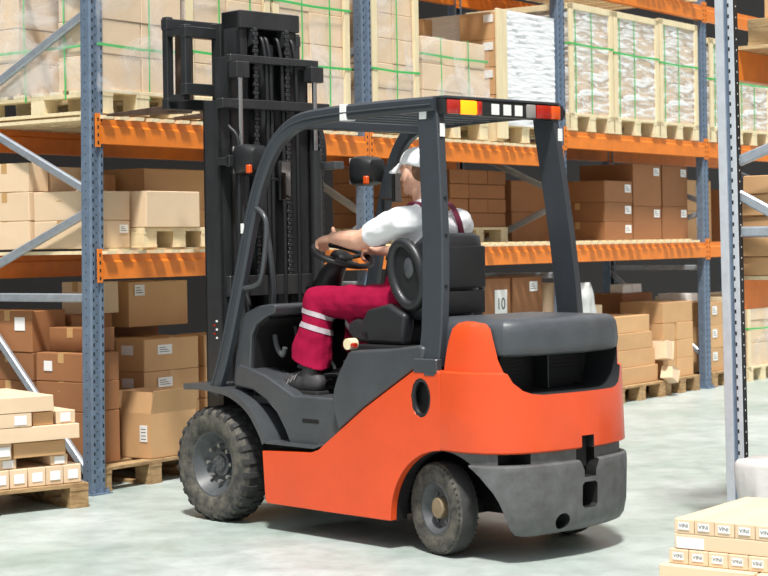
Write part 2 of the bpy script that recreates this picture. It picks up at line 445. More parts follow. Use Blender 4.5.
for i in range(4):
    hB = 2.02 if i < 2 else 2.18
    beam(SP[i], SP[i+1], 0, 1.237, 'lower orange front rack beam of the ' + bays[i], 'lower front rack beams')
    beam(SP[i], SP[i+1], 0, hB, 'middle orange front rack beam of the ' + bays[i], 'middle front rack beams')
    beam(SP[i], SP[i+1], 1.03, 1.237, 'lower rear rack beam in shade of the ' + bays[i], 'rear rack beams')
    beam(SP[i], SP[i+1], 1.03, hB, 'middle rear rack beam in shade of the ' + bays[i], 'rear rack beams')
    if i >= 0:
        beam(SP[i], SP[i+1], 1.03, 3.44, 'top rear rack beam in shade of the ' + bays[i], 'rear rack beams')
    if i >= 0:
        beam(SP[i], SP[i+1], 0, 3.47, 'top orange front rack beam above the ' + bays[i], 'top front rack beams')

def deck(s0, s1, h, label, w=.075, gap=.05, dd=(-.045, 1.09), m='wood_pale', th=.02):
    bm = BM(); x = 0; L_ = s1 - s0; rnd = random.Random(int(s0 * 100 + h * 10))
    while x + w < L_:
        j = rnd.uniform(-.012, .012)
        addbox(bm, x, x + w, dd[0] + j, dd[1], 0, th); x += w + gap + rnd.uniform(-.012, .02)
    addbox(bm, 0, L_, dd[0] + .12, dd[0] + .2, th, th + .012)
    o = obj('slatted_deck', bm, m, loc=W(s0, 0, h), rot=(0, 0, RA))
    return tag(o, label, 'rack decking', 'slatted wooden rack decks')
deck(.12, 2.6, 1.381, 'pale slatted wood deck on the lower beam left of the mast')
deck(2.76, 5.33, 1.381, 'pale slatted wood deck on the lower beam behind the driver')
deck(5.49, 7.88, 1.381, 'pale slatted wood deck on the lower beam right of the rear pillar')
deck(.12, 2.6, 2.164, 'pale slatted wood deck on the middle beam left of the mast')
deck(2.76, 5.33, 2.164, 'pale slatted wood deck on the middle beam behind the roof light bar')
deck(.12, 2.6, 3.62, 'added slatted wood deck out of view, shading the upper left loads', gap=.02)  # this and the next two decks are added to shade the rack interior
deck(2.75, 5.33, 3.62, 'added slatted wood deck above the forklift roof, shading the bay behind', gap=.02)
deck(5.5, 7.88, 3.62, 'added slatted wood deck at the upper right, shading the crates below', gap=.02)

# ------------------------------------------------------------------ pallets and cartons
def pallet_bm(w, dp, h=.144):
    bm = BM(); b = .022
    for i in range(5):
        x = i * (w - .1) / 4 if False else 0
    n = max(5, int(dp / .15))
    for i in range(n):
        y = i * (dp - .1) / (n - 1); addbox(bm, 0, w, y, y + .1, h - b, h, bev=.002)
    for x in (0, w/2 - .055, w - .11):
        addbox(bm, x, x + .11, 0, dp, h - 2*b + .002, h - b, bev=.001)
        addbox(bm, x, x + .11, 0, dp, 0, .02, bev=.001)
        for y in (0, dp/2 - .06, dp - .12): addbox(bm, x, x + .11, y + .003, y + .117, .02, h - 2*b + .002, bev=.002)
    return bm

def pallet(s0, s1, d0, d1, h, label, group=None, m='wood_old', ht=.144, rz=0):
    o = obj('wooden_pallet', pallet_bm(s1 - s0, d1 - d0, ht), m, loc=W(s0, d0, h), rot=(0, 0, RA + rz))
    return tag(o, label, 'pallet', group)

def carton_bm(w, dp, h, tape='x', bev=.004, squash=0, seed=0):
    bm = BM(); addbox(bm, 0, w, 0, dp, 0, h, bev=bev)
    if squash:
        rn = random.Random(seed)
        for v in bm.verts:
            v.co += Vector((rn.uniform(-1, 1), rn.uniform(-1, 1), 0)) * squash
    if tape == 'x':   # tape along the middle of the top, turning down both ends
        addbox(bm, -.0008, w + .0008, dp/2 - .024, dp/2 + .024, h - .06, h + .0008, mi=1)
    elif tape == 'y':
        addbox(bm, w/2 - .024, w/2 + .024, -.0008, dp + .0008, h - .06, h + .0008, mi=1)
    return bm

def carton(s0, s1, d0, d1, h0, h1, label, group=None, m='card', lab=None, tape='x', rz=0, endlab=None, base=None, name='carton', cat='box', lettering=None):
    w, dp, h = s1 - s0, d1 - d0, h1 - h0
    seed = int(abs(s0 * 991 + d0 * 313 + h0 * 77) * 10)
    o = obj(name, carton_bm(w, dp, h, tape, squash=.003, seed=seed), [m, 'tape'], loc=W(s0, d0, h0), rot=(0, 0, RA + rz))
    tag(o, label, cat, group)
    if lab:      # (x, z, w, h) on the front face
        x, z, lw, lh = lab
        obj('paper_label', box(x, x + lw, -.0045, -.003, z, z + lh), 'label', o)
        lines = BM()
        for k in range(3): addbox(lines, x + lw*.12, x + lw*(.85 - .15*k), -.0052, -.0044, z + lh*(.25 + .22*k), z + lh*(.31 + .22*k))
        obj('printing', lines, 'ink', o) if lw > .05 else lines.free()
    if endlab:
        y, z, lw, lh = endlab
        obj('paper_label', box(-.0045, -.003, y, y + lw, z, z + lh), 'label', o)
    return o

def load(s0, s1, d0, d1, h, top, nx, nz, label, group='strapped loads on the middle level', nd=2, posts=True, straps_h=(), straps_v=(), wrap=None, m='card_pale', pal='wood_pale', topframe=False, labels=False, wrapbot=0, name='palletised_load', cat='palletised load', ph=.144, end_straps=(), seed=1):
    rn = random.Random(seed)
    w, dp = s1 - s0, d1 - d0
    e = empty(name, W(s0, d0, h), RA, label, cat, group)
    obj('pallet', pallet_bm(w, dp, ph), pal, e)
    z0 = ph; H_ = top - h; in_ = .03 if posts else .01
    cw = (w - 2*in_) / nx; cd = (dp - 2*in_) / nd; ch = (H_ - z0) / nz
    for i in range(nx):
        for j in range(nd):
            if 0 < j < nd - 1 : continue
            for k in range(nz):
                c = obj('carton', box(.002, cw - .002, .002, cd - .002, .001, ch - .002, bev=.004), m, e, loc=(in_ + i*cw + rn.uniform(-.004, .004), in_ + j*cd + rn.uniform(-.006, .004), z0 + k*ch))
                if labels and j == 0:
                    obj('paper_label', box(-.003, -.001, cd*.05, cd*.05 + .09, ch*.62, ch*.9), 'label', c)
    if posts:
        for x in (0, w - .06):
            for y in (0, dp - .05):
                obj('corner_post', box(x, x + .06, y, y + .022, .02, H_ + .01, bev=.002), 'wood_pale', e)
    if topframe:
        bm = BM(); addbox(bm, .0, w, 0, .022, H_ - .04, H_ + .012, bev=.002); addbox(bm, .0, w, dp - .03, dp - .008, H_ - .04, H_ + .012, bev=.002)
        addbox(bm, 0, .022, .022, dp - .03, H_ - .04, H_ + .012, bev=.002); addbox(bm, w - .022, w, .022, dp - .03, H_ - .04, H_ + .012, bev=.002)
        obj('top_frame', bm, 'wood_pale', e)
    q = -.004
    for z in straps_h:
        pts = [(q, q, z), (w/2, q - .001, z - .008), (w - q, q, z), (w - q, dp - q, z), (q, dp - q, z)]
        obj('strap', tube(pts, .01, rect=(.016, .003), up=(0, 0, 1), closed=True), 'green', e)
    for x in straps_v:
        pts = [(x, q + .012, z0 - .05), (x + .004, q + .010, H_ * .55), (x, q + .012, H_ + .006), (x, dp - q - .012, H_ + .006), (x, dp - q - .012, z0 - .05)]
        obj('strap', tube(pts, .01, rect=(.012, .003), up=(1, 0, 0)), 'green', e)
    for y in end_straps:
        pts = [(q, y, z0 - .05), (q - .001, y + .006, H_ * .5), (q, y, H_ + .006), (w - q, y, H_ + .006), (w - q, y, z0 - .05)]
        obj('strap', tube(pts, .01, rect=(.012, .003), up=(0, 1, 0)), 'green', e)
    if wrap:
        g = .012 if not posts else -.012
        wb = BM()
        # gently waved shell on the four sides
        nxs, nys, nzs = 14, 12, 16
        per = [(i / nxs * (w + 2*g) - g, -g) for i in range(nxs)] + [(w + g, i / nys * (dp + 2*g) - g) for i in range(nys)] + [(w + g - i / nxs * (w + 2*g), dp + g) for i in range(nxs)] + [(-g, dp + g - i / nys * (dp + 2*g)) for i in range(nys)]
        rings = []
        for k in range(nzs + 1):
            z = wrapbot + z0 - .02 + (H_ - z0 + .02 - wrapbot) * k / nzs
            ring = []
            for (a, b) in per:
                nn = noise.noise(Vector((a * 9 + seed, b * 9, z * 14))) * .009
                cx, cy = a - w/2, b - dp/2
                onx = abs(a + g) < 1e-5 or abs(a - w - g) < 1e-5
                ring.append((a + (nn if onx else 0) * (1 if cx > 0 else -1), b + (nn if not onx else 0) * (1 if cy > 0 else -1), z))
            rings.append(ring)
        loft(rings, cap=False, bm=wb)
        wo = obj('stretch_wrap', wb, wrap, e, smooth=True)
    return e

# --- middle level, bays 1 and 2 (deck top 2.196)
HB = 2.198
load(.13, .845, .0, 1.05, HB, 3.36, 2, 5, 'strapped carton load at the top left, seen end and front beside the nearest upright', posts=False, straps_h=(.40, .80), straps_v=(.42,), end_straps=(.28, .62), wrap='film', seed=3, nd=3)
load(.88, 1.68, .0, 1.05, HB, 3.40, 2, 5, 'strapped carton load with pine corner posts behind the raised fork carriage', straps_h=(.42, .82), straps_v=(.3, .6), wrap='film', seed=4)
load(1.71, 2.53, .0, 1.05, HB, 3.40, 2, 5, 'strapped carton load with pine corner posts behind the top of the mast', straps_h=(.42, .82), straps_v=(.3, .6), wrap='film', seed=5)
load(2.79, 3.36, .0, 1.05, HB, 3.41, 2, 6, 'tall strapped carton load right of the second upright, above the guard roof', straps_h=(.45,), straps_v=(.3,), wrap='film', seed=6)
load(3.40, 4.27, .0, .95, HB, 2.93, 3, 3, 'short carton load in hazy film with green straps, above the forklift roof', posts=False, straps_h=(.60,), straps_v=(.25, .62), wrap='film', seed=7)
e = load(4.42, 5.30, .02, 1.05, HB, 3.21, 3, 4, 'carton load with a thick white wrapped front left of the third upright', posts=False, labels=True, m='card', seed=8, nd=3)
wb = BM()
rings = []
for k in range(41):
    z = .13 + (1.03 - .13) * k / 40
    ring = [(.13 + (.87 - .13) * i / 12, -.012 - .010 * abs(math.sin(k * 1.7 + i * .21)) + .004 * noise.noise(Vector((i * .8, k * .9, 3))), z) for i in range(13)]
    ring += [(.872, .01, z), (.872, 1.03, z), (.13, 1.03, z), (.13, .01, z)]
    rings.append(ring)
loft(rings, bm=wb); obj('white_wrap', wb, 'wrapw', e, smooth=True)
obj('corner_post', box(-.012, .13, -.03, -.006, .02, 1.03, bev=.003), 'wood_pale', e)

# --- middle level, bay 3 and 4: wooden framed crates
HC = 2.326
for (a, b, tp, lb, sd) in ((5.49, 6.22, 3.37, 'tall film-wrapped crate nearest the forklift, first of three under the top beam', 11), (6.25, 7.07, 3.37, 'tall film-wrapped crate in the middle of the three under the top beam', 12), (7.10, 7.86, 3.39, 'tall film-wrapped crate of the three that stands against the far upright', 13)):
    load(a, b, -.03, 1.0, HC, tp, 2, 5, lb, 'film wrapped crates in pine frames', straps_h=(.72 - .02 * (sd - 11),), straps_v=(.1, .37), wrap='film_heavy', topframe=True, seed=sd)
for (a, b, tp, lb, sd) in ((8.13, 8.68, 3.3, 'pine framed crate seen between the far upright and the right frame', 14), (8.72, 9.5, 3.12, 'pine framed crate just right of the right frame, above the orange beam', 15), (9.55, 10.4, 3.12, 'pine framed crate at the right edge above the orange beam', 16)):
    load(a, b, -.03, 1.0, HC, tp, 2, 5, lb, 'film wrapped crates in pine frames', straps_h=(.6,), straps_v=(.1, .4), wrap='film_heavy', topframe=True, seed=sd)
for (a, b, lb, sd) in ((5.45, 6.6, 'dark load up on the top deck, first', 17), (6.7, 7.8, 'dark load up on the top deck, second', 18)):
    pass

# --- lower level, bay 1 (deck top 1.413)
HA = 1.415
G = 'plain cartons on the lower level by the left upright'
cs = [
 (.14, .50, .14, .58, 0, .165, 'bottom carton of the front column right beside the left upright, lower level', dict(lab=(.27, .09, .07, .05))),
 (.14, .50, .14, .58, .167, .340, 'middle carton of the front column beside the left upright, lower level', {}),
 (.30, .62, .60, 1.02, .0, .34, 'carton behind the front column, half hidden beside the left upright', {}),
 (.30, .69, .60, 1.02, .342, .50, 'top carton with open flap behind the front column by the left upright', {}),
 (.12, .28, .60, 1.03, 0, .17, 'bottom carton at the far left seen through the upright braces', {}),
 (.12, .28, .60, 1.03, .172, .345, 'middle carton at the far left seen through the upright braces', {}),
 (.12, .28, .60, 1.03, .347, .52, 'top carton at the far left seen through the upright braces', {}),
 (.92, 1.5, .42, .92, 0, .24, 'lower carton right behind the small pallet on the lower level', {}),
 (.92, 1.5, .42, .92, .242, .50, 'upper carton behind the small pallet, next to the mast', {}),
 (.70, .85, .60, .90, 0, .46, 'narrow tall carton behind the small pallet', {}),
 (2.02, 2.5, .35, .9, 0, .20, 'shaded bottom carton seen between mast and mirror on the lower level', {}),
 (2.02, 2.5, .35, .9, .202, .40, 'shaded middle carton seen between mast and mirror on the lower level', {}),
 (2.05, 2.42, .40, .8, .402, .56, 'pale grey top carton seen between mast and mirror on the lower level', dict(m='card_pale')),
]
for (a, b, c, d, z0, z1, lb, kw) in cs:
    kw = dict(kw); kw.setdefault('m', 'card_pale' if z0 > .3 or b < .6 else 'card'); carton(a, b, c, d, HA + z0, HA + z1, lb, G, **kw)
pallet(.53, 1.15, .05, .75 - .36, HA, 'small wooden pallet under a single carton on the lower level', m='wood_pale', ht=.12)
carton(.53, 1.0, .03, .36, HA + .122, HA + .34, 'single pale carton standing on the small pallet on the lower level', m='card_pale')
# --- lower level, bay 2: dense load in shade
load(3.6, 4.35, .45, 1.03, HA, 2.0, 3, 4, 'shaded carton block on the lower level just behind the driver', 'shaded carton blocks on the lower level', posts=False, m='card_brown_shade', seed=21, ph=.12)
load(4.4, 5.25, .45, 1.03, HA, 2.0, 3, 4, 'shaded carton block on the lower level left of the rear right pillar', 'shaded carton blocks on the lower level', posts=False, m='card_brown_shade', seed=22, ph=.12)
# --- lower level, bay 3
LB3 = dict(lab=None)
for (a, b, z0, z1, lb) in (
 (5.55, 6.32, 0, .25, 'lowest shaded carton against the hidden upright, lower level of the right bay'),
 (5.55, 6.32, .252, .52, 'top shaded carton against the hidden upright, lower level of the right bay'),
 (6.36, 6.86, 0, .16, 'bottom labelled carton of the short column on the right bay lower level'),
 (6.36, 6.86, .162, .33, 'middle labelled carton of the short column on the right bay lower level'),
 (6.36, 6.86, .332, .52, 'top labelled carton of the short column on the right bay lower level'),
 (6.89, 7.42, 0, .30, 'bottom labelled carton of the middle tall column on the right bay lower level'),
 (6.89, 7.42, .302, .68, 'top labelled carton of the middle tall column on the right bay lower level'),
 (7.45, 7.96, 0, .30, 'bottom labelled carton beside the far upright on the right bay lower level'),
 (7.45, 7.96, .302, .68, 'top labelled carton beside the far upright on the right bay lower level')):
    w = b - a; h = z1 - z0
    carton(a + .0, b, .15 if a > 6 else .6, .70 if a > 6 else 1.0, HA + z0, HA + z1, lb, 'labelled cartons in the right bay', m='card_brown_shade', lab=(w * .72, h - .1, .11, .07) if a > 6 else None)

# --- floor level, bay 1
GF = 'cartons on floor pallets in the first bay'
pallet(.10, 1.05, .03, 1.05, 0, 'wooden pallet on the floor under the open carton left of the front wheel')
pallet(1.12, 2.2, .03, 1.05, 0, 'wooden floor pallet hidden behind the front wheel')
P0 = .146
fl = [
 (.13, .40, .15, .57, 0, .31, 'bottom brown carton of the stack right behind the left upright foot', dict(m='card_brown_shade')),
 (.13, .40, .15, .57, .312, .485, 'second brown carton up in the stack behind the left upright', dict(m='card_brown_shade')),
 (.13, .40, .15, .57, .487, .655, 'third brown carton up in the stack behind the left upright', dict(m='card_brown_shade', endlab=(.28, .06, .07, .06))),
 (.13, .40, .60, 1.04, 0, .30, 'bottom brown carton of the rear stack seen through the braces', dict(m='card_brown_shade')),
 (.13, .40, .60, 1.04, .302, .48, 'second brown carton of the rear stack seen through the braces', dict(m='card_brown_shade')),
 (.13, .40, .60, 1.04, .482, .65, 'third brown carton of the rear stack seen through the braces', dict(m='card_brown_shade')),
 (.13, .40, .60, 1.04, .652, .90, 'tall dark brown carton on top of the rear stack, seen through the braces', dict(m='card_brown_shade', endlab=(.06, .13, .09, .08))),
 (.22, .42, .20, .55, .657, .80, 'shaded carton on top of the stack behind the left upright', dict(m='card_brown_shade')),
 (.62, 1.03, .40, .64, 0, .12, 'lowest carton of the labelled stack behind the open carton', {}),
 (.62, 1.03, .40, .64, .122, .29, 'second carton of the labelled stack behind the open carton', {}),
 (.81, 1.30, .30, .62, .0, .12, 'low carton right behind the open carton', {}),
]
for (a, b, c, d, z0, z1, lb, kw) in fl[:8]: carton(a, b, c, d, P0 + z0, P0 + z1, lb, GF, **kw)
tops = [0, .12, .29, .495, .70]
nm = ['lowest', 'second', 'third', 'top']
for k in range(4):
    h = tops[k+1] - tops[k]
    carton(.81, 1.31, .34, .59, P0 + tops[k], P0 + tops[k+1] - .002, nm[k] + ' carton of the front labelled stack, just left of the mast foot', GF, lab=(.12, h*.5, .13, .06) if k else None, endlab=(.09, h*.5, .1, .06) if k else None, tape='y')
    carton(.81, 1.31, .61, .85, P0 + tops[k], P0 + tops[k+1] - .002, nm[k] + ' carton of the rear labelled stack left of the mast foot', GF, tape='y', endlab=(.09, h*.5, .1, .06) if k else None)
for k in range(4):
    carton(1.37, 1.87, .34, .59, P0 + tops[k], P0 + tops[k+1] - .002, nm[k] + ' carton of the labelled stack behind the mast foot', GF, tape='y', lab=(.12, .06, .13, .05) if k else None)
carton(.95, 1.5, .87, 1.08, P0, P0 + .76, 'tall brown carton at the back of the first floor bay', GF, m='card_brown_shade')
carton(.95, 1.5, .60, 1.0, P0 + .762 , P0 + 1.05, 'large shaded carton up under the lower beam, left of the mast', GF, m='card', lab=(.05, .2, .09, .07))
carton(.62, .80, .86, 1.08, P0, P0 + .86, 'tall narrow carton in shade at the back of the first floor bay', GF, m='card_brown_shade')
carton(.60, .86, .60, .84, P0 + .862, P0 + 1.06, 'pale small carton hanging high near the lower beam by the left upright', GF, m='card_pale')
carton(.45, .80, .60, .84, P0, P0 + .86, 'tall shaded carton under the pale small carton', GF, m='card_brown_shade')
# open carton
oc = obj('open_carton', BM(), ['card', 'tape'], loc=W(.56, .05, P0), rot=(0, 0, RA))
tag(oc, 'open cardboard carton with raised flaps on the pallet left of the front wheel', 'box')
bm = BM(); w, dp, h, t = .40, .25, .27, .005
addbox(bm, 0, w, 0, dp, 0, t); addbox(bm, 0, w, 0, t, 0, h); addbox(bm, 0, w, dp - t, dp, 0, h); addbox(bm, 0, t, t, dp - t, 0, h); addbox(bm, w - t, w, t, dp - t, 0, h)
bm.to_mesh(oc.data); bm.free()
def flap(par, M4, w, l):
    bm = BM(); addbox(bm, 0, w, 0, .004, 0, l); bm.transform(M4); obj('flap', bm, 'card', par)
T4 = Matrix.Translation; Rt4 = Matrix.Rotation
flap(oc, T4((0, 0, h)) @ Rt4(R(12), 4, 'X'), w, .14)
flap(oc, T4((0, dp - .004, h)) @ Rt4(R(-20), 4, 'X'), w, .14)
flap(oc, T4((.004, 0, h)) @ Rt4(R(90), 4, 'Z') @ Rt4(R(8), 4, 'X'), dp, .13)
flap(oc, T4((w, 0, h)) @ Rt4(R(90), 4, 'Z') @ Rt4(R(-35), 4, 'X'), dp, .13)
obj('paper_label', box(-.0035, -.002, .03, .09, .10, .20), 'label', oc)
bm = BM()
for k in range(4): addbox(bm, -.0042, -.0034, .04, .08, .115 + .02*k, .119 + .02*k)
obj('printing', bm, 'ink', oc)

# --- floor level, bay 2
pallet(3.75, 4.7, .1, 1.05, 0, 'floor pallet hidden behind the driver seat, below the number ten carton')
pallet(4.76, 5.33, .1, 1.05, 0, 'floor pallet hidden behind the engine hood')
for k, (z0, z1) in enumerate(((0, .33), (.332, .64), (.642, .98))):
    o = carton(4.38, 4.84, .18, .7, P0 + z0, P0 + z1, ['bottom', 'middle', 'top'][k] + ' brown carton of the column behind the seat' + (' marked 10' if k == 2 else ''), 'brown cartons behind the seat', m='card_brown_shade')
    if k == 2:
        obj('number_sheet', box(.22, .40, -.0055, -.003, .0, .245, bev=0), 'label', o)
        t = text_bm('10', .13); t.transform(Matrix.Translation((.31, -.006, .13)) @ Matrix.Rotation(R(90), 4, 'X')); obj('lettering', t, 'ink', o)
    carton(4.87, 5.34, .18, .7, P0 + z0, P0 + z1, ['bottom', 'middle', 'top'][k] + ' brown carton of the column left of the rear right pillar', 'brown cartons behind the seat', m='card_brown_shade', lab=(.26, .22, .12, .08) if k == 2 else None)

# --- floor level, bay 3
GR = 'cartons on floor pallets in the right bay'
pallet(5.50, 6.18, .0, 1.05, 0, 'floor pallet hidden behind the counterweight')
pallet(6.25, 7.13, -.02, 1.0, 0, 'floor pallet nearest the counterweight, under the torn cartons')
pallet(7.17, 7.86, .0, 1.0, 0, 'floor pallet against the far upright foot')
o = carton(5.62, 5.92, .12, .5, P0, P0 + .91, 'tall pale carton behind the counterweight corner', GR, m='card_pale')
carton(6.0, 6.28, .15, .5, P0, P0 + .71, 'tall pale carton between the hood corner and the four high stack', GR, m='card_pale')
carton(6.40, 6.75, .55, .9, P0, P0 + .73, 'small brown carton peeping out above the stack near the hood', GR, m='card')
for k in range(4):
    carton(6.30 + .02 * (3 - k), 6.98 + .03 * (3 - k), .03 + .01 * k, .5, P0 + .15 * k, P0 + .15 * k + .148, ['bottom', 'second', 'third', 'top'][k] + ' pale carton of the four high stack beside the counterweight', GR, m='card', tape='x')
z_ = [0, .17, .34, .50]
for k in range(3):
    carton(7.22, 7.47, .05, .5, P0 + z_[k], P0 + z_[k+1] - .002, ['bottom', 'middle', 'top'][k] + ' carton of the narrow column between the tall stack and the far upright', GR, m='card')
    carton(7.50, 7.83, .05, .5, P0 + z_[k], P0 + z_[k+1] - .002, ['bottom', 'middle', 'top'][k] + ' carton of the column right against the far upright', GR, m='card', lab=None)
carton(7.25, 7.84, .06, .5, P0 + .50, P0 + .69, 'wide carton lying on the small columns beside the far upright', GR, m='card')
carton(7.3, 7.95, .52, .98, P0, P0 + .54, 'shaded large carton at the back beside the far upright', GR, m='card_brown_shade')
carton(7.33, 7.93, .52, .9, P0 + .542, P0 + .765, 'dark brown carton on top at the back of the right bay', GR, m='card_brown_shade')
for k in range(2):
    carton(7.42 + .19*k, 7.60 + .19*k, .56, .7, P0 + .767, P0 + .85, ('left' if k == 0 else 'right') + ' one of two small white cartons on the dark top carton', 'small white cartons', m='label', tape=None)
# torn cartons leaning off the stack
for k, (s, d, h, w, dd, hh, ax, lb) in enumerate(((7.06, -.06, P0 + .20, .16, .12, .17, 8, 'torn carton leaning off the stack edge, upper of two'), (7.08, -.10, P0 + .03, .15, .10, .12, 24, 'torn carton leaning off the stack edge, lower of two'))):
    o = obj('torn_carton', carton_bm(w, dd, hh, None, squash=.012, seed=k), ['card_pale', 'tape'], loc=W(s, d, h), rot=(R(-6), R(ax), RA))
    tag(o, lb, 'box', 'torn cartons')
# white plastic film hanging by the hood
bm = BM(); pts = []
nU, nV = 10, 14; V = []
for j in range(nV + 1):
    z = .62 + .44 * j / nV; row = []
    hw = .19 - .10 * (j / nV)
    for i in range(nU + 1):
        a = i / nU; row.append(bm.verts.new((5.74 * 0 + (a - .5) * 2 * hw - .03 * j / nV, .03 * noise.noise(Vector((a * 4, z * 7, 0))) + .02 * math.sin(a * 9), z)))
    V.append(row)
for j in range(nV):
    for i in range(nU): bm.faces.new((V[j][i], V[j][i+1], V[j+1][i+1], V[j+1][i]))
sh = obj('plastic_sheet', bm, 'bag', loc=W(5.86, .04), rot=(0, 0, RA), smooth=True)
so = sh.modifiers.new('s', 'SOLIDIFY'); so.thickness = .006
tag(sh, 'crumpled white plastic sheet hanging over the pale carton behind the hood', 'plastic sheet')
# --- floor level, bay 4
pallet(8.14, 8.78, .0, 1.0, 0, 'floor pallet seen past the far upright foot')
for k in range(3):
    carton(8.14, 8.64, .05, .6, P0 + .22 * k, P0 + .22 * k + .218, ['bottom', 'middle', 'top'][k] + ' carton between the far upright and the right frame', 'cartons past the far upright', m='card', lab=(.1, .1, .1, .08))
load(8.9, 9.6, -.02, 1.0, 0.0, .82, 2, 3, 'pine framed crate with green strap on the floor right of the right frame', 'floor crates in the far bay', straps_h=(.52,), wrap='film', topframe=True, seed=31)
load(9.65, 10.45, -.02, 1.0, 0.0, .82, 2, 3, 'pine framed crate on the floor at the right picture edge', 'floor crates in the far bay', straps_h=(.5,), wrap='film', topframe=True, seed=32)
for k in range(2):
    carton(8.14 + .0*k, 8.78, .3, .9, 1.383 + .3*k, 1.383 + .3*k + .298, ['lower', 'upper'][k] + ' carton on the far bay lower beam, behind the right frame', 'cartons past the far upright', m='card', lab=(.3, .16, .12, .08))
carton(9.0, 9.8, .3, .9, 1.383, 1.9, 'large shaded carton on the far bay lower beam', 'cartons past the far upright', m='card_brown_shade')
carton(8.2, 8.45, .3, .6, P0 + .66, P0 + .74, 'small white carton on top between the far upright and the right frame', 'cartons past the far upright', m='label')

# ------------------------------------------------------------------ flat cartons, left front
LA = RA + R(180 - 18)    # pallet long edge
LO = W(-.30, -.30)
la = Vector((math.cos(LA), math.sin(LA), 0)); lb_ = Vector((la.y, -la.x, 0))
def LW(a, b, z): return LO + la * a + lb_ * b + Vector((0, 0, z))
pb = BM(); tmp = pallet_bm(1.15, .8, .135); merge(pb, tmp)
lrot = LA
# local x = la ; local y = left normal of la. lb_ is right normal -> flip so that depth runs away from the viewer
if (LO + lb_).y < LO.y: lb_ = -lb_
sy = 1 if lb_.dot(Vector((-la.y, la.x, 0))) > 0 else -1
po = obj('wooden_pallet', pb, 'wood_old', loc=LW(0, 0, 0) if sy > 0 else LW(0, .8, 0), rot=(0, 0, LA))
tag(po, 'worn wooden pallet under the flat pale cartons at the left front', 'pallet')
def flat(a0, a1, b0, b1, z0, z1, lb, lab=None, edge=None, m='card_pale', g='flat pale cartons at the left front', tilt=0):
    w, dp, h = a1 - a0, b1 - b0, z1 - z0
    loc = LW(a0, b0, z0) if sy > 0 else LW(a0, b1, z0)
    o = obj('flat_carton', carton_bm(w, dp, h, None, bev=.003, squash=.002, seed=int(a0*100+z0*1000)), [m, 'tape'], loc=loc, rot=(0, R(tilt), LA))
    tag(o, lb, 'box', g)
    yf = -.003 if sy > 0 else dp + .003
    s_ = -1 if sy > 0 else 1
    if lab:
        x, lw, lh = lab
        obj('paper_label', box(x, x + lw, min(yf, yf + s_*.0015), max(yf, yf + s_*.0015), h*.5 - lh/2, h*.5 + lh/2), 'label', o)
    if edge:
        obj('paper_label', box(-.0045, -.003, dp*.5 - edge/2, dp*.5 + edge/2, h*.2, h*.8), 'label', o)
    return o
z = .137
seq = ['right end', 'second from the right', 'third from the right', 'fourth from the right']
for i in range(5):
    flat(.03 + i*.105, .03 + i*.105 + .1, .03, .62, z, z + .10, 'upright-ended flat carton in the bottom layer, ' + (seq + ['fifth from the right'])[i] + ' of the front pallet', lab=(.02, .06, .05))
flat(.56, 1.12, .02, .2, z, z + .085, 'long flat carton lying lengthwise in the bottom layer of the front pallet')
flat(.56, 1.12, .22, .7, z, z + .085, 'wide flat carton behind in the bottom layer of the front pallet')
z2 = z + .102
for i, (a, lbn) in enumerate(((.10, 'right one'), (.40, 'middle one'), (.58, 'next to the middle one'), (.80, 'left one'), (.95, 'far left one'))):
    flat(a, a + .1, .05, .66, z2 - (.03 if a > .5 else 0), z2 + .055, 'small flat carton with white end label in the second layer, ' + lbn, lab=(.02, .06, .04), g='short flat cartons in the second layer')
z3 = z2 + .057
flat(.12, .42, .03, .22, z3, z3 + .08, 'honey coloured flat carton set back in the third layer', lab=None, m='card')
flat(.44, 1.14, .02, .2, z3, z3 + .085, 'long flat carton in the third layer reaching the picture edge', lab=(.01, .07, .05))
flat(.2, 1.1, .24, .62, z3, z3 + .085, 'wide flat carton behind in the third layer of the front pallet')
z4 = z3 + .087
flat(.05, .66, .0, .19, z4, z4 + .08, 'long flat carton jutting right in the fourth layer, above the honey carton')
flat(.68, .78, .02, .6, z4 - .004, z4 + .08, 'short flat carton with white end label in the fourth layer', lab=(.02, .06, .05))
flat(.90, 1.14, .02, .6, z4 - .004, z4 + .08, 'flat carton at the picture edge in the fourth layer')
flat(.1, .86, .62, .78, z4 - .004, z4 + .08, 'rear flat carton supporting the upper layers of the front pallet')
z5 = z4 + .082
flat(.06, .17, .03, .5, z5, z5 + .07, 'small flat carton on the right end of the fifth layer, white label', lab=(.03, .06, .05))
flat(.19, .31, .03, .5, z5, z5 + .07, 'amber ended flat carton in the fifth layer', m='card')
flat(.33, 1.14, .0, .5, z5, z5 + .075, 'long pale flat carton in the fifth layer with two labels', lab=(.03, .07, .05))
z6 = z5 + .077
flat(.20, 1.16, .0, .62, z6, z6 + .085, 'widest pale flat carton on top of the front left pallet', lab=(.62, .05, .04))

# ------------------------------------------------------------------ flat cartons, right front
def RW(s, d, z): return W(-.745 + s, -4.073 - d, z)      # d grows toward the right, s away
def rflat(s0, s1, d0, d1, z0, z1, lb, lab=True, g='flat cartons at the right front', txt=True):
    w, dp, h = s1 - s0, d1 - d0, z1 - z0
    o = obj('flat_carton', carton_bm(w, dp, h, None, bev=.0025, squash=.001, seed=int(d0*100+z0*1000)), ['card_pale', 'tape'], loc=RW(s0, d1, z0), rot=(0, 0, RA))
    tag(o, lb, 'box', g)
    if lab:
        lw = min(dp * .58, .05)
        obj('paper_label', box(-.0042, -.0026, dp/2 - lw/2 + .0, dp/2 + lw/2, h*.28, h*.8), 'label', o)
        if txt:
            t = text_bm('VINI', .022, .0003); t.transform(Matrix.Translation((-.0047, dp/2, h*.54)) @ Matrix.Rotation(R(-90), 4, 'Z') @ Matrix.Rotation(R(90), 4, 'X')); obj('lettering', t, 'ink', o)
    return o
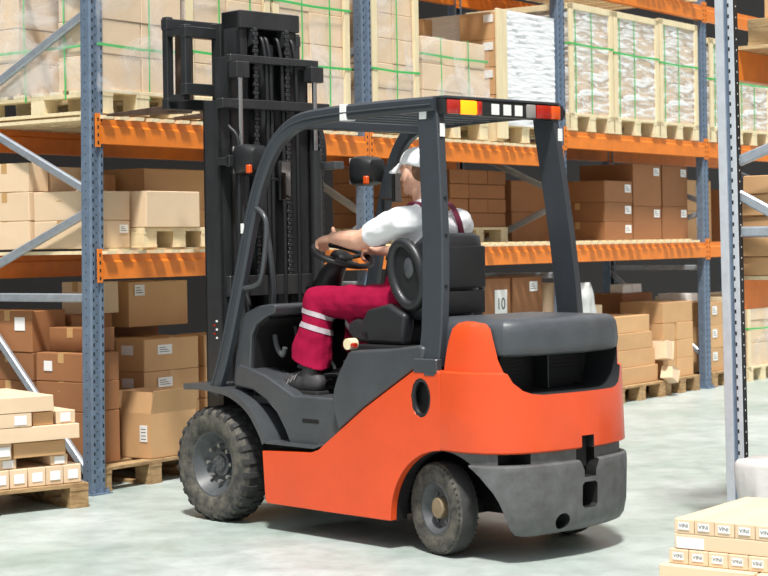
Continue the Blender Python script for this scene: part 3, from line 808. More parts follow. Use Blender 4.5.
nth = ['first', 'second', 'third', 'fourth', 'fifth', 'sixth', 'seventh']
rflat(-.05, .7, -.045, .36, .0, .120, 'wide flat carton at the base of the right front stack, left one', False)
rflat(-.05, .7, .37, .76, .0, .120, 'wide flat carton at the base of the right front stack, right one', False)
for i in range(7): rflat(-.01, .66, -.02 + i*.085, -.02 + i*.085 + .082, .122, .179, nth[i] + ' carton from the left in the lower labelled row of the right front stack')
o = rflat(.0, .66, .0, .60, .181, .240, 'wide flat carton between the two labelled rows of the right front stack', False)
obj('paper_label', box(-.0042, -.0026, .47, .59, .004, .048), 'label', o)
for i in range(7): rflat(.0, .68, -.0 + i*.087, i*.087 + .084, .242, .300, nth[i] + ' carton from the left in the top labelled row of the right front stack')

# wrapped bundle and carton behind it
bo = W(.40, -4.02)
bm = BM(); rings = []
for k in range(25):
    z = .0 + .41 * k / 24; rr = 1 if k < 24 else .93; ring = []
    for i in range(60):
        a = 2*PI*i/60; ca, sa = math.cos(a), math.sin(a)
        q = (abs(ca)**4 + abs(sa)**4) ** -.25
        n = 1 + .14 * noise.noise(Vector((ca * 2.5, sa * 2.5, z * 4))) + .06 * noise.noise(Vector((ca * 8, sa * 8, z * 5)))
        ring.append((ca * q * .13 * rr * n, sa * q * .16 * rr * n, z))
    rings.append(ring)
loft(rings, bm=bm)
bu = obj('wrapped_bundle', bm, 'bag', loc=bo, rot=(0, 0, RA), smooth='all')
tag(bu, 'bundle in crumpled white plastic sheet behind the right front cartons', 'bundle')
carton(.66, .95, -4.20, -3.88, 0, .51, 'brown carton standing behind the plastic bundle at the right edge', m='card_brown_shade')

# ------------------------------------------------------------------ right rack (across the aisle)
RO = Vector((1.600, 8.36, 0)) + ES * .045
def RR(s, d, h=0): return RO + ES * s - ED * d + Vector((0, 0, h))    # d runs to the right, toward the viewer
fr = frame('rack_upright', RO + ED*0, RA, 'silver lit rack upright standing alone at the right, near the camera', 3.2, [(.05, 1.77, 1.02, 2.11), (.05, 1.64, 1.02, 1.12), (.05, 1.445, 1.02, 1.445), (.05, 2.9, 1.02, 2.3)], dsign=-1)
fr.rotation_euler = (0, R(-1.25), RA)
for (h, lb) in ((1.07, 'lower dark red beam of the right rack, seen from its back'), (2.18, 'upper dark red beam of the right rack, seen from its back')):
    beam(0, 2.7, 0, h, lb, 'beams of the right rack', clips=False, loc=RR(.05, 0.005, h), sgn=-1)
    beam(0, 2.7, 0, h, lb.replace('seen from its back', 'farther out of sight to the right'), 'beams of the right rack', clips=False, loc=RR(.05, 1.05, h), sgn=1)
frame('rack_upright', RR(2.7, 0), RA, 'second upright of the right rack, beyond the picture edge', 3.2, [(.05, 1.77, 1.02, 2.11)], dsign=-1)
bm = BM()
for i in range(9): addbox(bm, .02 + .27*i, .02 + .27*i + .24, -1.07, .0, 0, .018)
tag(obj('slatted_deck', bm, 'wood_pale', loc=RR(.08, .0, 1.214), rot=(0, 0, RA)), 'pale deck under the flat carton stack on the right rack', 'rack decking')
bm = BM()
for i in range(9): addbox(bm, .02 + .27*i, .02 + .27*i + .24, -1.07, .0, 0, .018)
tag(obj('slatted_deck', bm, 'wood', loc=RR(.08, .0, 2.324), rot=(0, 0, RA)), 'wooden deck on the upper beam of the right rack', 'rack decking')
zz = 1.234
for k in range(5):
    h = (.09, .09, .1, .1, .09)[k]
    o = obj('carton', carton_bm(.9, .6, h, None, squash=.004, seed=k), ['card', 'tape'], loc=RR(.10, .62 + .01*k, zz), rot=(0, 0, RA + R(1.5 * ((k % 2) - .5))))
    tag(o, ['bottom', 'second', 'third', 'fourth', 'top'][k] + ' flat brown carton in the stack of five on the right rack', 'box', 'stack of five on the right rack'); zz += h + .003
o = obj('carton', carton_bm(.9, .6, .17, None), ['card_brown_shade', 'tape'], loc=RR(.30, .75, zz), rot=(0, 0, RA)); tag(o, 'shaded carton on top of the stack of five on the right rack', 'box')
pb = pallet_bm(1.1, .9, .13)
tag(obj('wooden_pallet', pb, 'wood', loc=RR(.14, .98, 2.343), rot=(0, 0, RA)), 'wooden pallet on the upper beam of the right rack', 'pallet')
o = obj('carton', carton_bm(1.0, .8, .5, None), ['card', 'tape'], loc=RR(.18, .95, 2.476), rot=(0, 0, RA)); tag(o, 'large carton on the pallet at the upper right corner', 'box')

# ================================================================== FORKLIFT
TO = Vector((.5562, 8.2225, 0)); TR = R(44 + 90)
FK = empty('forklift', TO, TR, 'orange and dark grey forklift truck with raised mast in the aisle', 'forklift')

# ---- side panels
ARC_C = (-.07, .15); ARC_R = .335
def arch_pts(a0, a1, n=12): return [(ARC_C[0] + ARC_R * math.cos(R(a0 + (a1 - a0) * i / n)), ARC_C[1] + ARC_R * math.sin(R(a0 + (a1 - a0) * i / n))) for i in range(n + 1)]
side = [(1.175, .395), (1.158, .15), (1.14, .137), (.68, .137), (.265, .139)] + arch_pts(2, 88, 14) + [(-.064, .49), (-.064, .835), (-.05, .845), (.09, .843), (.43, .648), (.70, .468), (.755, .432), (.81, .414)]
for sg, nm_ in ((1, 0), (-1, 1)):
    lo, hi = (.462, .505) if sg > 0 else (-.475, -.432)
    obj('panel_backing', prism([(x_ - .004 if x_ > .2 else x_ + .004, z_ - .004) for x_, z_ in side if True], .40 if sg > 0 else -.43, .461 if sg > 0 else -.38, 'y'), 'deep', FK)
    o = obj('side_panel', prism(side, lo, hi, 'y'), 'orange', FK)
    t = bmesh.new(); bmesh.ops.create_cone(t, cap_ends=True, segments=32, radius1=.06, radius2=.06, depth=.4)
    t.transform(Matrix.Translation((.056, .47 * sg, .717)) @ Matrix.Diagonal((1, 1, 1.45, 1)) @ Matrix.Rotation(R(90), 4, 'X'))
    cut(o, [t], (0,)); bevmod(o, .012, 3)
    # lining of the hole
    bm = BM(); pts = [(.056 + .056*math.cos(a*PI/16), (.492 if sg > 0 else -.46), .717 + .083*math.sin(a*PI/16)) for a in range(32)]
    tube(pts, .012, 8, bm, closed=True); obj('hole_rim', bm, 'black', FK, smooth=True)
    if sg > 0:
        obj('maker_badge', box(-.035, .03, .503, .507, .775 + .045, .79 + .045), 'dgrey', FK)
# chassis filling
bm = BM(); addbox(bm, .30, 1.15, -.41, .41, .15, .42); addbox(bm, -.05, .66, -.42, .42, .48, .86); addbox(bm, -.30, .30, -.2, .2, .18, .5)
obj('chassis', bm, 'deep', FK)

# ---- counterweight
OUT = [(-.07, .515), (-.16, .52), (-.25, .517), (-.33, .495), (-.40, .45), (-.445, .39), (-.475, .31), (-.495, .2), (-.508, .1), (-.513, 0)]
OUT = OUT + [(x, -y * .855) for x, y in OUT[-2::-1]]
def oring(z, inset=0, fx=-.07):
    out = []
    for x, y in OUT:
        k = 1
        nx, ny = x + .1, y * .9
        l = math.hypot(nx, ny) or 1
        xx = x - nx / l * inset; yy = y - ny / l * inset
        if x > -.08: xx = fx
        elif x > -.17: xx = min(xx, fx - .03)
        elif x > -.26: xx = min(xx, fx - .06)
        out.append((xx, yy, z))
    return out
rings = [oring(.487, .012), oring(.495, 0), oring(.70, .006), oring(.838, .010), oring(.844, .026, -.078), oring(.93, .030, -.092), oring(.985, .034, -.105), oring(1.035, .038, -.125), oring(1.058, .05, -.15), oring(1.066, .07, -.18)]
cw = obj('counterweight_body', loft(rings), 'orange', FK)
def rr(poly, k=.04): return poly
cutp = [(.47, 1.30), (.452, 1.06), (.447, .98), (.441, .90), (.430, .845), (.41, .80), (.375, .765), (.33, .748), (.28, .742)]
cutp = cutp + [(-y * .70, z) for y, z in cutp[::-1]]
notch = [(.055, .40), (-.028, .40), (-.028, .545), (.055, .545)]
cut(cw, [prism(cutp, -.9, -.24, 'x'), prism([(.445, 1.3), (.44, .9), (-.35, .9), (-.36, 1.3)], -.25, .2, 'x'), prism(notch, -.9, -.30, 'x')], (0, 2), 'recess')
bevmod(cw, .006, 3, 40)
# recess interior
bm = BM()
addbox(bm, -.27, -.245, -.24, .33, .755, .92)
for k in range(9): addbox(bm, -.275, -.268, -.24, .33, .762 + .017*k, .767 + .017*k)
obj('radiator_grille', bm, 'deep', FK)
obj('recess_divider', box(-.36, -.25, .10, .108, .752, .915), 'black', FK)
# hood
def hring(z, inset, fx):
    pts = []
    for x, y in OUT[1:-1]:
        nx, ny = x + .1, y * .9; l = math.hypot(nx, ny)
        xx = x - nx/l*inset; yy = y - ny/l*inset
        yy = max(min(yy, .44 - max(0, inset - .03)), -.345 + max(0, inset - .03))
        pts.append((xx, yy, z))
    w_ = .44 - max(0, inset - .03)
    return [(fx, w_, z)] + pts + [(fx, -w_ + .095, z)]
rings = [hring(.912, .05, -.02), hring(.922, .030, -.02), hring(.96, .024, -.02), hring(1.015, .028, -.02), hring(1.045, .034, -.0), hring(1.065, .048, .02), hring(1.075, .075, .03), hring(1.079, .14, .03)]
o = obj('engine_hood', loft(rings), 'dgrey', FK, smooth='all'); bevmod(o, .004, 1)
# bumper
rings = [oring(.115, .07), oring(.13, .03), oring(.16, .01), oring(.22, -.002), oring(.40, -.008), oring(.43, -.006), oring(.437, .004), oring(.4375, .022), oring(.4865, .022)]
bp_ = obj('rear_bumper', loft(rings), 'cast', FK)
cyl = bmesh.new(); bmesh.ops.create_cone(cyl, cap_ends=True, segments=48, radius1=ARC_R, radius2=ARC_R, depth=2.0)
cyl.transform(Matrix.Translation((ARC_C[0], 0, ARC_C[1])) @ Matrix.Rotation(R(90), 4, 'X'))
exh = prism([(.175 + .042*math.cos(2*PI*i/24), .176 + .036*math.sin(2*PI*i/24)) for i in range(24)], -.9, -.40, 'x')
pocket = prism([(.062, .235), (.048, .222), (-.028, .222), (-.042, .235), (-.042, .325), (-.028, .338), (.048, .338), (.062, .325)], -.9, -.40, 'x')
notch2 = prism([(.07, .6), (.07, .43), (.05, .39), (.05, .36), (-.03, .36), (-.03, .39), (-.055, .43), (-.055, .6)], -.9, -.40, 'x')
slotL = prism([(.45, .439), (.45, .485), (.33, .485), (.33, .439)], -.9, -.34, 'x'); slotR = prism([(-.30, .439), (-.30, .485), (-.37, .485), (-.37, .439)], -.9, -.34, 'x')
cut(bp_, [cyl, exh, pocket, notch2, slotL, slotR], (1, 2, 3, 4, 5))
bevmod(bp_, .008, 2, 40)
obj('tow_pin_bracket', prism([(-.47, .40), (-.44, .40), (-.44, .54), (-.47, .54)], -.02, .045, 'y'), 'deep', FK)
bm = BM(); bm.free()

# ---- wheels
def wheel(name, x, y, r_, w, rimr, lugs, front, rz=0, side=1):
    e = empty(name, (x, y, r_), rz); e.parent = FK
    hw = w / 2
    prof = [(rimr, -hw*.78), (rimr + .02, -hw*.9), (r_*.80, -hw), (r_*.93, -hw*.92), (r_*.985, -hw*.66), (r_, -hw*.3), (r_, hw*.3), (r_*.985, hw*.66), (r_*.93, hw*.92), (r_*.80, hw), (rimr + .02, hw*.9), (rimr, hw*.78)]
    bm = BM(); lathe(prof, 64, bm, mi=[0, 0, 0, 0, 1, 1, 1, 0, 0, 0, 0], cap=False)
    if front:
        for i in range(lugs):
            for s_ in (-1, 1):
                a = 2*PI*(i + (.5 if s_ > 0 else 0)) / lugs
                M4 = Matrix.Rotation(-a, 4, 'Y') @ Matrix.Translation((0, 0, 0))
                tt = bmesh.new()
                lug = [(r_*.90, s_*hw*.99, .012), (r_*.965, s_*hw*.93, .0135), (r_*1.018, s_*hw*.68, .0135), (r_*1.022, s_*hw*.05, .012), (r_*.97, s_*hw*.05, .012), (r_*.93, s_*hw*.6, .0135)]
                A = [tt.verts.new((q[0], q[1], -q[2])) for q in lug]; B = [tt.verts.new((q[0], q[1], q[2])) for q in lug]
                tt.faces.new(A); tt.faces.new(B[::-1])
                for k in range(6): tt.faces.new((A[k], B[k], B[(k+1) % 6], A[(k+1) % 6]))
                bmesh.ops.recalc_face_normals(tt, faces=tt.faces[:])
                merge(bm, tt, 1, M4)
    else:
        for i in range(lugs):
            a = 2*PI*i/lugs
            for s_ in (-1, 1):
                addbox(bm, r_*.93, r_*.962, s_*hw*.80, s_*hw*.93 if s_ > 0 else s_*hw*.80 + .0, -.004, .004, mi=1, M4=Matrix.Rotation(-a, 4, 'Y')) if s_ > 0 else addbox(bm, r_*.93, r_*.962, -hw*.93, -hw*.80, -.004, .004, mi=1, M4=Matrix.Rotation(-a, 4, 'Y'))
    obj('tyre', bm, ['rubber', 'rubber_dark'], e, smooth=True)
    s_ = side
    if front:
        rp = [(rimr + .006, hw*.80), (rimr - .004, hw*.80), (rimr - .016, hw*.60), (rimr*.78, hw*.28), (rimr*.70, hw*.10), (rimr*.42, hw*.02), (rimr*.40, hw*.22), (.0, hw*.24)]
    else:
        rp = [(rimr + .006, hw*.84), (rimr - .006, hw*.84), (rimr*.80, hw*.45), (rimr*.72, hw*.2), (rimr*.5, hw*.1), (0, hw*.1)]
    rp = [(a, b * s_) for a, b in rp]
    rimo = obj('rim', lathe(rp, 48, cap=False), 'rim', e, smooth=True)
    obj('inner_rim', lathe([(rimr + .004, -hw*.8*s_), (rimr*.6, -hw*.3*s_), (0, -hw*.3*s_)], 40, cap=False), 'deep', e, smooth=True)
    nb = 8 if front else 6; br = rimr * (.56 if front else .60)
    for i in range(nb):
        a = 2*PI*i/nb; bm = BM()
        lathe([(.0, hw*(.38 if front else .28)*s_), (.011, hw*(.38 if front else .28)*s_), (.011, 0)], 6, bm, c=(br*math.cos(a), 0, br*math.sin(a)))
        obj('wheel_nut', bm, 'steel' if front else 'rim', e)
    if front:
        bm = BM(); lathe([(0, hw*.36*s_), (rimr*.26, hw*.34*s_), (rimr*.30, hw*.1*s_)], 24, bm)
        for i in range(6):
            a = 2*PI*(i+.5)/6; lathe([(.0, hw*.42*s_), (.007, hw*.42*s_), (.007, hw*.2*s_)], 6, bm, c=(rimr*.2*math.cos(a), 0, rimr*.2*math.sin(a)))
        obj('hub', bm, 'rim', e, smooth=True)
    else:
        obj('hub', lathe([(0, hw*.72*s_), (rimr*.36, hw*.70*s_), (rimr*.40, hw*.62*s_), (rimr*.40, 0)], 28), 'hub', e, smooth=True)
    return e
wheel('front_wheel', 1.60, .41, .292, .185, .165, 26, True, side=1)
wheel('front_wheel', 1.60, -.39, .292, .185, .165, 26, True, side=-1)
wheel('rear_wheel', .025, .395, .212, .115, .118, 44, False, rz=R(-13), side=1)
wheel('rear_wheel', -.03, -.40, .212, .115, .118, 44, False, rz=R(-13), side=-1)
obj('front_axle', tube([(1.60, -.31, .292), (1.60, .33, .292)], .07, 16), 'deep', FK); obj('rear_axle', tube([(-.0, -.3, .21), (-.0, .34, .21)], .045, 12), 'deep', FK)

# ---- fenders, step, dash
for sg in (1, -1):
    fp = [(1.80, .690), (1.66, .695), (1.53, .686), (1.42, .668), (1.325, .629), (1.26, .585), (1.21, .53), (1.17, .475), (1.15, .435)]
    fp = bezier([(a, 0, b) for a, b in fp], 4)
    rr_ = []
    y0, y1 = (.30, .512) if sg > 0 else (-.512, -.30)
    for i, p in enumerate(fp):
        a = fp[max(i-1, 0)]; b = fp[min(i+1, len(fp)-1)]; d = (b - a).normalized(); n = Vector((-d.z, 0, d.x)) * (1 if -d.z * 0 + d.x < 0 else -1)
        n = Vector((0, 0, 0)) + Vector((d.z, 0, -d.x)); n = n if n.z > 0 or n.x < 0 else -n
        q = p + n * .012; lip = p - n * .02
        ring = [(p.x, y0, p.z), (q.x, y0, q.z), (q.x, y1 - sg*0, q.z), (lip.x, y1, lip.z), (lip.x, y1 - .006, lip.z), (p.x, y1 - .006, p.z)] if sg > 0 else [(lip.x, y0, lip.z), (q.x, y0, q.z), (q.x, y1, q.z), (p.x, y1, p.z), (p.x, y0 + .006, p.z), (lip.x, y0 + .006, lip.z)]
        rr_.append(ring)
    obj('fender', loft(rr_), 'plastic', FK, smooth=True)
    ya, yb = (.28, .455) if sg > 0 else (-.455, -.28)
    sk = [(1.455, .70), (1.44, .80), (1.40, .815), (1.20, .765), (1.02, .690), (.993, .677), (.657, .678), (.64, .60), (.62, .53), (.76, .428), (1.02, .428), (1.06, .50), (1.12, .58), (1.20, .64), (1.30, .685)]
    o = obj('step_skirt', prism(sk, ya, yb, 'y'), 'plastic', FK); bevmod(o, .012, 3)
    if sg > 0:
        # recessed foot step
        bm = BM(); addbox(bm, .80, .93, .448, .4575, .545, .572, bev=.006); obj('step_recess', bm, 'deep', FK)
        obj('step_plate', prism([(1.165, .433), (1.165, .445), (.79, .445), (.74, .462), (.735, .45), (.785, .433)], .40, .51, 'y'), 'plastic', FK)
    # seat side cover
    y0, y1 = (.36, .50) if sg > 0 else (-.50, -.36)
    sc = [(.665, .66), (.65, .73), (.612, .812), (.545, .902), (.52, .915), (.32, .928), (.25, .932), (.06, .956), (.035, .94), (.05, .86), (.10, .848), (.44, .652), (.62, .53)]
    o = obj('seat_side_cover', prism(sc, y0, y1 - .0, 'y'), 'plastic' if sg > 0 else 'plastic', FK); bevmod(o, .014, 3)
bm = BM(); addbox(bm, .62, 1.42, -.43, .43, .62, .66, bev=.004)
for k in range(14): addbox(bm, .68 + .045*k, .69 + .045*k, -.38, .42, .66, .664)
obj('floor_mat', bm, 'black', FK)
cowl = [(1.47, .72), (1.445, .86), (1.385, 1.05), (1.365, 1.075), (1.27, 1.112), (1.16, 1.125), (1.13, 1.12), (1.125, 1.105), (1.14, 1.075), (1.20, 1.06), (1.28, 1.02), (1.318, .965), (1.332, .80), (1.332, .72)]
o = obj('dash_cowl', prism(cowl, -.44, .445, 'y'), 'plastic', FK); bevmod(o, .016, 3)
o = obj('dash_front_wall', box(1.335, 1.40, -.42, .30, .64, 1.02), 'black', FK)
obj('footwell_liner', prism([(1.20, 1.058), (1.28, 1.018), (1.315, .963), (1.329, .80), (1.329, .66), (1.319, .66), (1.319, .80), (1.306, .955), (1.272, 1.008), (1.195, 1.046)], -.43, .425, 'y'), 'deep', FK)
obj('footwell_side', box(.66, 1.33, -.425, -.415, .66, 1.02), 'black', FK)
bm = BM(); tube([(1.26, .20, 1.0), (1.22, .21, .86), (1.14, .22, .80)], .009, 8, bm); addbox(bm, 1.09, 1.17, .17, .27, .79, .81, bev=.004)
obj('pedal', bm, 'rim', FK, smooth=True)
bm = BM(); tube([(1.27, .0, .98), (1.23, .0, .86), (1.18, .0, .77)], .009, 8, bm); addbox(bm, 1.12, 1.21, -.03, .06, .73, .75, bev=.004)
obj('pedal', bm, 'rim', FK, smooth=True)
bm = BM(); tube(bezier([(1.27, .33, .96), (1.24, .34, .90), (1.20, .34, .86), (1.18, .34, .90)], 6), .013, 8, bm); obj('release_lever', bm, 'rim', FK, smooth=True)
bm = BM(); addbox(bm, 1.17, 1.22, .18, .23, 1.120, 1.1235); obj('dash_cap', bm, 'deep', FK)

# engine cover / seat pedestal
bm = BM(); addbox(bm, .02, .64, -.40, .40, .60, .935, bev=.012, seg=2); obj('engine_cover', bm, 'black', FK, smooth=True)

# ---- seat
bm = BM()
cu = [(.36, .93), (.74, .94), (.79, .98), (.78, 1.035), (.72, 1.055), (.55, 1.035), (.36, 1.04)]
prism(cu, -.19, .28, 'y', bm=bm); o = obj('seat_cushion', bm, 'seat', FK); bevmod(o, .025, 3)
bm = BM(); prism([(.35, .935), (.60, .935), (.66, 1.0), (.60, 1.10), (.45, 1.13), (.33, 1.08)], .25, .325, 'y', bm=bm); o = obj('seat_hip_bolster', bm, 'seat', FK); bevmod(o, .02, 3)
bm = BM(); prism([(.35, .935), (.60, .935), (.66, 1.0), (.60, 1.10), (.45, 1.13), (.33, 1.08)], -.23, -.16, 'y', bm=bm); o = obj('seat_hip_bolster', bm, 'seat', FK); bevmod(o, .02, 3)
# backrest shell: rounded loft of horizontal outlines
rings = []
for (z, xb, xf, hw, cv) in ((1.05, .24, .38, .18, .03), (1.07, .215, .42, .215, .04), (1.15, .19, .46, .235, .05), (1.30, .17, .44, .235, .05), (1.40, .165, .38, .225, .05), (1.445, .17, .32, .20, .05), (1.462, .20, .27, .16, .04)):
    ring = []
    yc = .095; hw *= .82
    for i in range(32):
        a = 2*PI*i/32; ca, sa = math.cos(a), math.sin(a); q = (abs(ca)**3.2 + abs(sa)**3.2) ** (-1/3.2)
        x = (xb + xf)/2 + ca*q*(xf - xb)/2; y = yc + sa*q*hw
        if ca > 0: x -= .07 * (1 - min(1, abs(sa*q)))   # hollow front
        ring.append((x, y, z))
    rings.append(ring)
o = obj('seat_backrest', loft(rings), 'seat', FK, smooth='all')
for sg in (1, -1):   # side wing ring and recess
    yw = .095 + sg * .195
    pts = []
    for i in range(28):
        a = 2*PI*i/28; pts.append((.345 + .10*math.cos(a) + .03*math.sin(a), yw, 1.27 + .15*math.sin(a)))
    o = obj('backrest_wing', tube(pts, .026, 10, closed=True), 'seat', FK, smooth='all')
    bm = BM(); pts2 = [(.345 + .09*math.cos(2*PI*i/28) + .03*math.sin(2*PI*i/28), .0, 1.27 + .14*math.sin(2*PI*i/28)) for i in range(28)]
    vs = [bm.verts.new((p[0], yw + sg*.003, p[2])) for p in pts2]; bm.faces.new(vs)
    r = bmesh.ops.extrude_face_region(bm, geom=bm.faces[:]); [setattr(v, 'co', v.co - Vector((0, sg*.03, 0))) for v in r['geom'] if isinstance(v, bmesh.types.BMVert)]
    bmesh.ops.recalc_face_normals(bm, faces=bm.faces[:])
    obj('wing_recess', bm, 'black', FK)
    bm = BM(); t = bmesh.new(); bmesh.ops.create_uvsphere(t, u_segments=16, v_segments=10, radius=1); t.transform(Matrix.Translation((.33, yw + sg*.004, 1.30)) @ Matrix.Diagonal((.035, .012, .052, 1))); merge(bm, t)
    obj('lumbar_knob', bm, 'plastic', FK, smooth='all')
bm = BM(); addbox(bm, .152, .175, -.05, .235, 1.20, 1.40, bev=.01, seg=2); addbox(bm, .158, .178, -.05, .235, 1.08, 1.19, bev=.008, seg=2)
obj('backrest_rear_panel', bm, 'black', FK, smooth=True)
bm = BM(); tube([(.545, .45, .945), (.545, .50, .945)], .027, 16, bm); obj('latch_knob', bm, 'wood_pale', FK, smooth=True)
bm = BM(); tube([(.52, .49, .94), (.495, .49, .94)], .012, 12, bm); obj('latch_button', bm, 'redlens', FK, smooth=True)
bm = BM(); tube(bezier([(.62, .31, 1.06), (.59, .315, 1.0), (.60, .315, .95)], 6), .01, rect=(.006, .04), up=(0, 1, 0), bm=bm); addbox(bm, .58, .615, .305, .325, .955, 1.0, bev=.004); obj('seat_belt', bm, 'black', FK)

# ---- overhead guard
def apillar(sg, cy=0):
    P = [(1.575, .475, .665), (1.50, .475, .83), (1.43, .475, 1.02), (1.345, .465, 1.32), (1.275, .455, 1.58), (1.21, .445, 1.76), (1.13, .435, 1.90), (1.04, .42, 1.985), (.92, .41, 2.030), (.70, .405, 2.046), (.40, .40, 2.052), (.03, .395, 2.052)]
    P = [(x, y * sg, z) for x, y, z in P]
    pts = bezier(P, 5)
    n = len(pts); rect = []
    for i in range(n):
        t = i / (n - 1); rect.append((.055, .078 - .012 * max(0, (t - .75) / .25)))
    o = obj('guard_front_pillar', tube(pts, .03, rect=rect, up=(0, 1, 0)), 'pillar', FK, smooth=True)
    # groove line: a slim raised rib down the outer face
    rib = [(p.x + .012, p.y + sg * .0285, p.z - .004) for p in pts]
    obj('pillar_rib', tube(rib, .0045, 6), 'pillar', FK, smooth=True)
apillar(1); apillar(-1)
for sg in (1, -1):
    secs = [(2.06, .155, .03, .40), (1.95, .147, .017, .407), (1.70, .120, -.012, .425), (1.45, .095, -.037, .443), (1.20, .080, -.052, .463), (1.02, .075, -.055, .478), (.92, .085, -.048, .485), (.86, .090, -.038, .488)]
    if sg < 0: secs = [(z, a - .045, b - .045, y - .005) for z, a, b, y in secs]
    rings = []
    for z, xf, xb, y in secs:
        a, b = (y * sg, (y - .045) * sg); c = .006
        rings.append([(xf, a - c*sg, z), (xf, b, z), (xb, b, z), (xb, a - c*sg, z), (xb + c, a, z), (xf - c, a, z)])
    o = obj('guard_rear_pillar', loft(rings), 'pillar', FK, smooth=True)
    for z, x_, y_ in ((1.90, .012, .390), (1.62, -.022, .405), (1.45, -.0375, .42), (1.22, -.052, .44)):
        t = bmesh.new(); bmesh.ops.create_cone(t, cap_ends=True, segments=10, radius1=.008, radius2=.006, depth=.008); t.transform(Matrix.Translation((x_, y_*sg, z)) @ Matrix.Rotation(R(90), 4, 'Y')); bm = BM(); merge(bm, t); obj('pillar_bolt', bm, 'deep', FK)
    obj('pillar_base_plate', box(-.05, .10, .470*sg if sg > 0 else -.508, .508 if sg > 0 else -.470, .83, .895, bev=.004), 'plastic', FK)
    # stickers
    y = .405 * sg
    if sg > 0:
        obj('white_sticker', box(.09, .135, .4, .4055, 1.985, 2.045, M4=None), 'white', FK, loc=(0, .0015, 0))
    obj('white_sticker', box(.0055, .0065, .37 if sg > 0 else -.375, .403 if sg > 0 else -.342, 1.90, 1.96), 'white', FK, loc=(0, 0, 0) if sg > 0 else (-.040, -.032, 0))
bm = BM(); addbox(bm, .60, .645, .432 - .062, .4345, 2.008, 2.087, bev=.002); obj('white_sticker', bm, 'white', FK)
bm = BM(); addbox(bm, 1.31, 1.335, .488, .4895, 1.48, 1.53, M4=None); obj('white_sticker', bm, 'white', FK, loc=(0, .0, 0))
# roof
bm = BM()
addbox(bm, .92, .99, -.40, .40, 1.99, 2.035, bev=.006); addbox(bm, .05, .13, -.39, .39, 2.02, 2.06, bev=.006)
obj('roof_cross_member', bm, 'pillar', FK, smooth=True)
for i in range(6):
    x = .20 + .12 * i
    M4 = Matrix.Translation((x, 0, 2.035)) @ Matrix.Rotation(R(-20), 4, 'Y')
    obj('roof_slat', box(-.03, .03, -.385, .385, -.007, .007, bev=.003, M4=M4), 'pillar', FK)
# rear light bar
LBX = -.022
obj('light_bar_housing', box(LBX, .04, -.44, .40, 1.999, 2.077, bev=.012, seg=2), 'black', FK, smooth=True)
obj('light_bar_top', box(LBX - .006, .07, -.40, .40, 2.074, 2.086, bev=.004, seg=2), 'pillar', FK, smooth=True)
xb = LBX - .004
def lens(name, y0, y1, m, z0=2.003, z1=2.068, d=.012): obj(name, box(xb - d*.5, xb + .01, y1, y0, z0, z1, bev=.006, seg=2), m, FK, smooth=True)
def ypx(px): return .385 - (px - 446) / 115. * .80
lens('red_brake_lens', ypx(446), ypx(458), 'redlens'); lens('amber_lens', ypx(458.5), ypx(474), 'amberlit')
lens('red_brake_lens', ypx(474.5), ypx(479), 'redlens')
for a in (489, 501, 512.5): obj('white_sticker', box(xb + .0015, xb + .006, ypx(a + 7.5), ypx(a), 2.010, 2.060), 'white', FK)
lens('clear_lens', ypx(524), ypx(533), 'greylens'); lens('red_brake_lens', ypx(534), ypx(549), 'redlens'); lens('orange_indicator_lens', ypx(549.5), ypx(559), 'orangelens')
bm = BM(); t = bmesh.new(); bmesh.ops.create_uvsphere(t, u_segments=16, v_segments=10, radius=1); t.transform(Matrix.Translation((.01, -.44, 2.037)) @ Matrix.Diagonal((.032, .028, .036, 1))); merge(bm, t)
obj('light_bar_end_cap', bm, 'black', FK, smooth='all')

# grab handle on the left front pillar
pts = bezier([(1.275, .46, 1.60), (1.22, .47, 1.60), (1.165, .475, 1.56), (1.15, .475, 1.50), (1.17, .475, 1.36), (1.20, .475, 1.25), (1.25, .475, 1.215), (1.35, .47, 1.20)], 6)
obj('grab_handle', tube(pts, .013, 10), 'plastic', FK, smooth='all')
# head lamps
def lamp(cx, cy, cz, sg):
    bm = BM()
    rings = []
    for x, s_, dz in ((-.085, .35, .0), (-.075, .72, 0), (-.04, .92, 0), (.02, 1, 0), (.06, .98, 0), (.07, .9, 0)):
        ring = []
        for i in range(24):
            a = 2*PI*i/24; ca, sa = math.cos(a), math.sin(a); q = (abs(ca)**4 + abs(sa)**4) ** -.25
            ring.append((cx + x, cy + ca*q*.082*s_, cz + sa*q*.082*s_ + dz))
        rings.append(ring)
    loft(rings, bm=bm); o = obj('head_lamp', bm, 'black', FK, smooth=True)
    obj('indicator_lens', box(cx - .072, cx - .04, cy + .055, cy + .08, cz - .075, cz - .03, bev=.006), 'orangelens', o)
    obj('lamp_lens', box(cx + .068, cx + .076, cy - .07, cy + .07, cz - .07, cz + .07, bev=.004), 'greylens', o)
    obj('lamp_bracket', tube([(cx - .02, cy, cz - .02), (cx - .02, cy + .10*sg, cz - .02), (cx - .12, cy + .16*sg, cz - .03)] if sg < 0 else [(cx, cy, cz), (cx + .12, cy + .06, cz)], .012, 8), 'mast', o, smooth=True)
lamp(1.50, .27, 1.865, 1)
lamp(1.32, -.39, 1.81, -1)
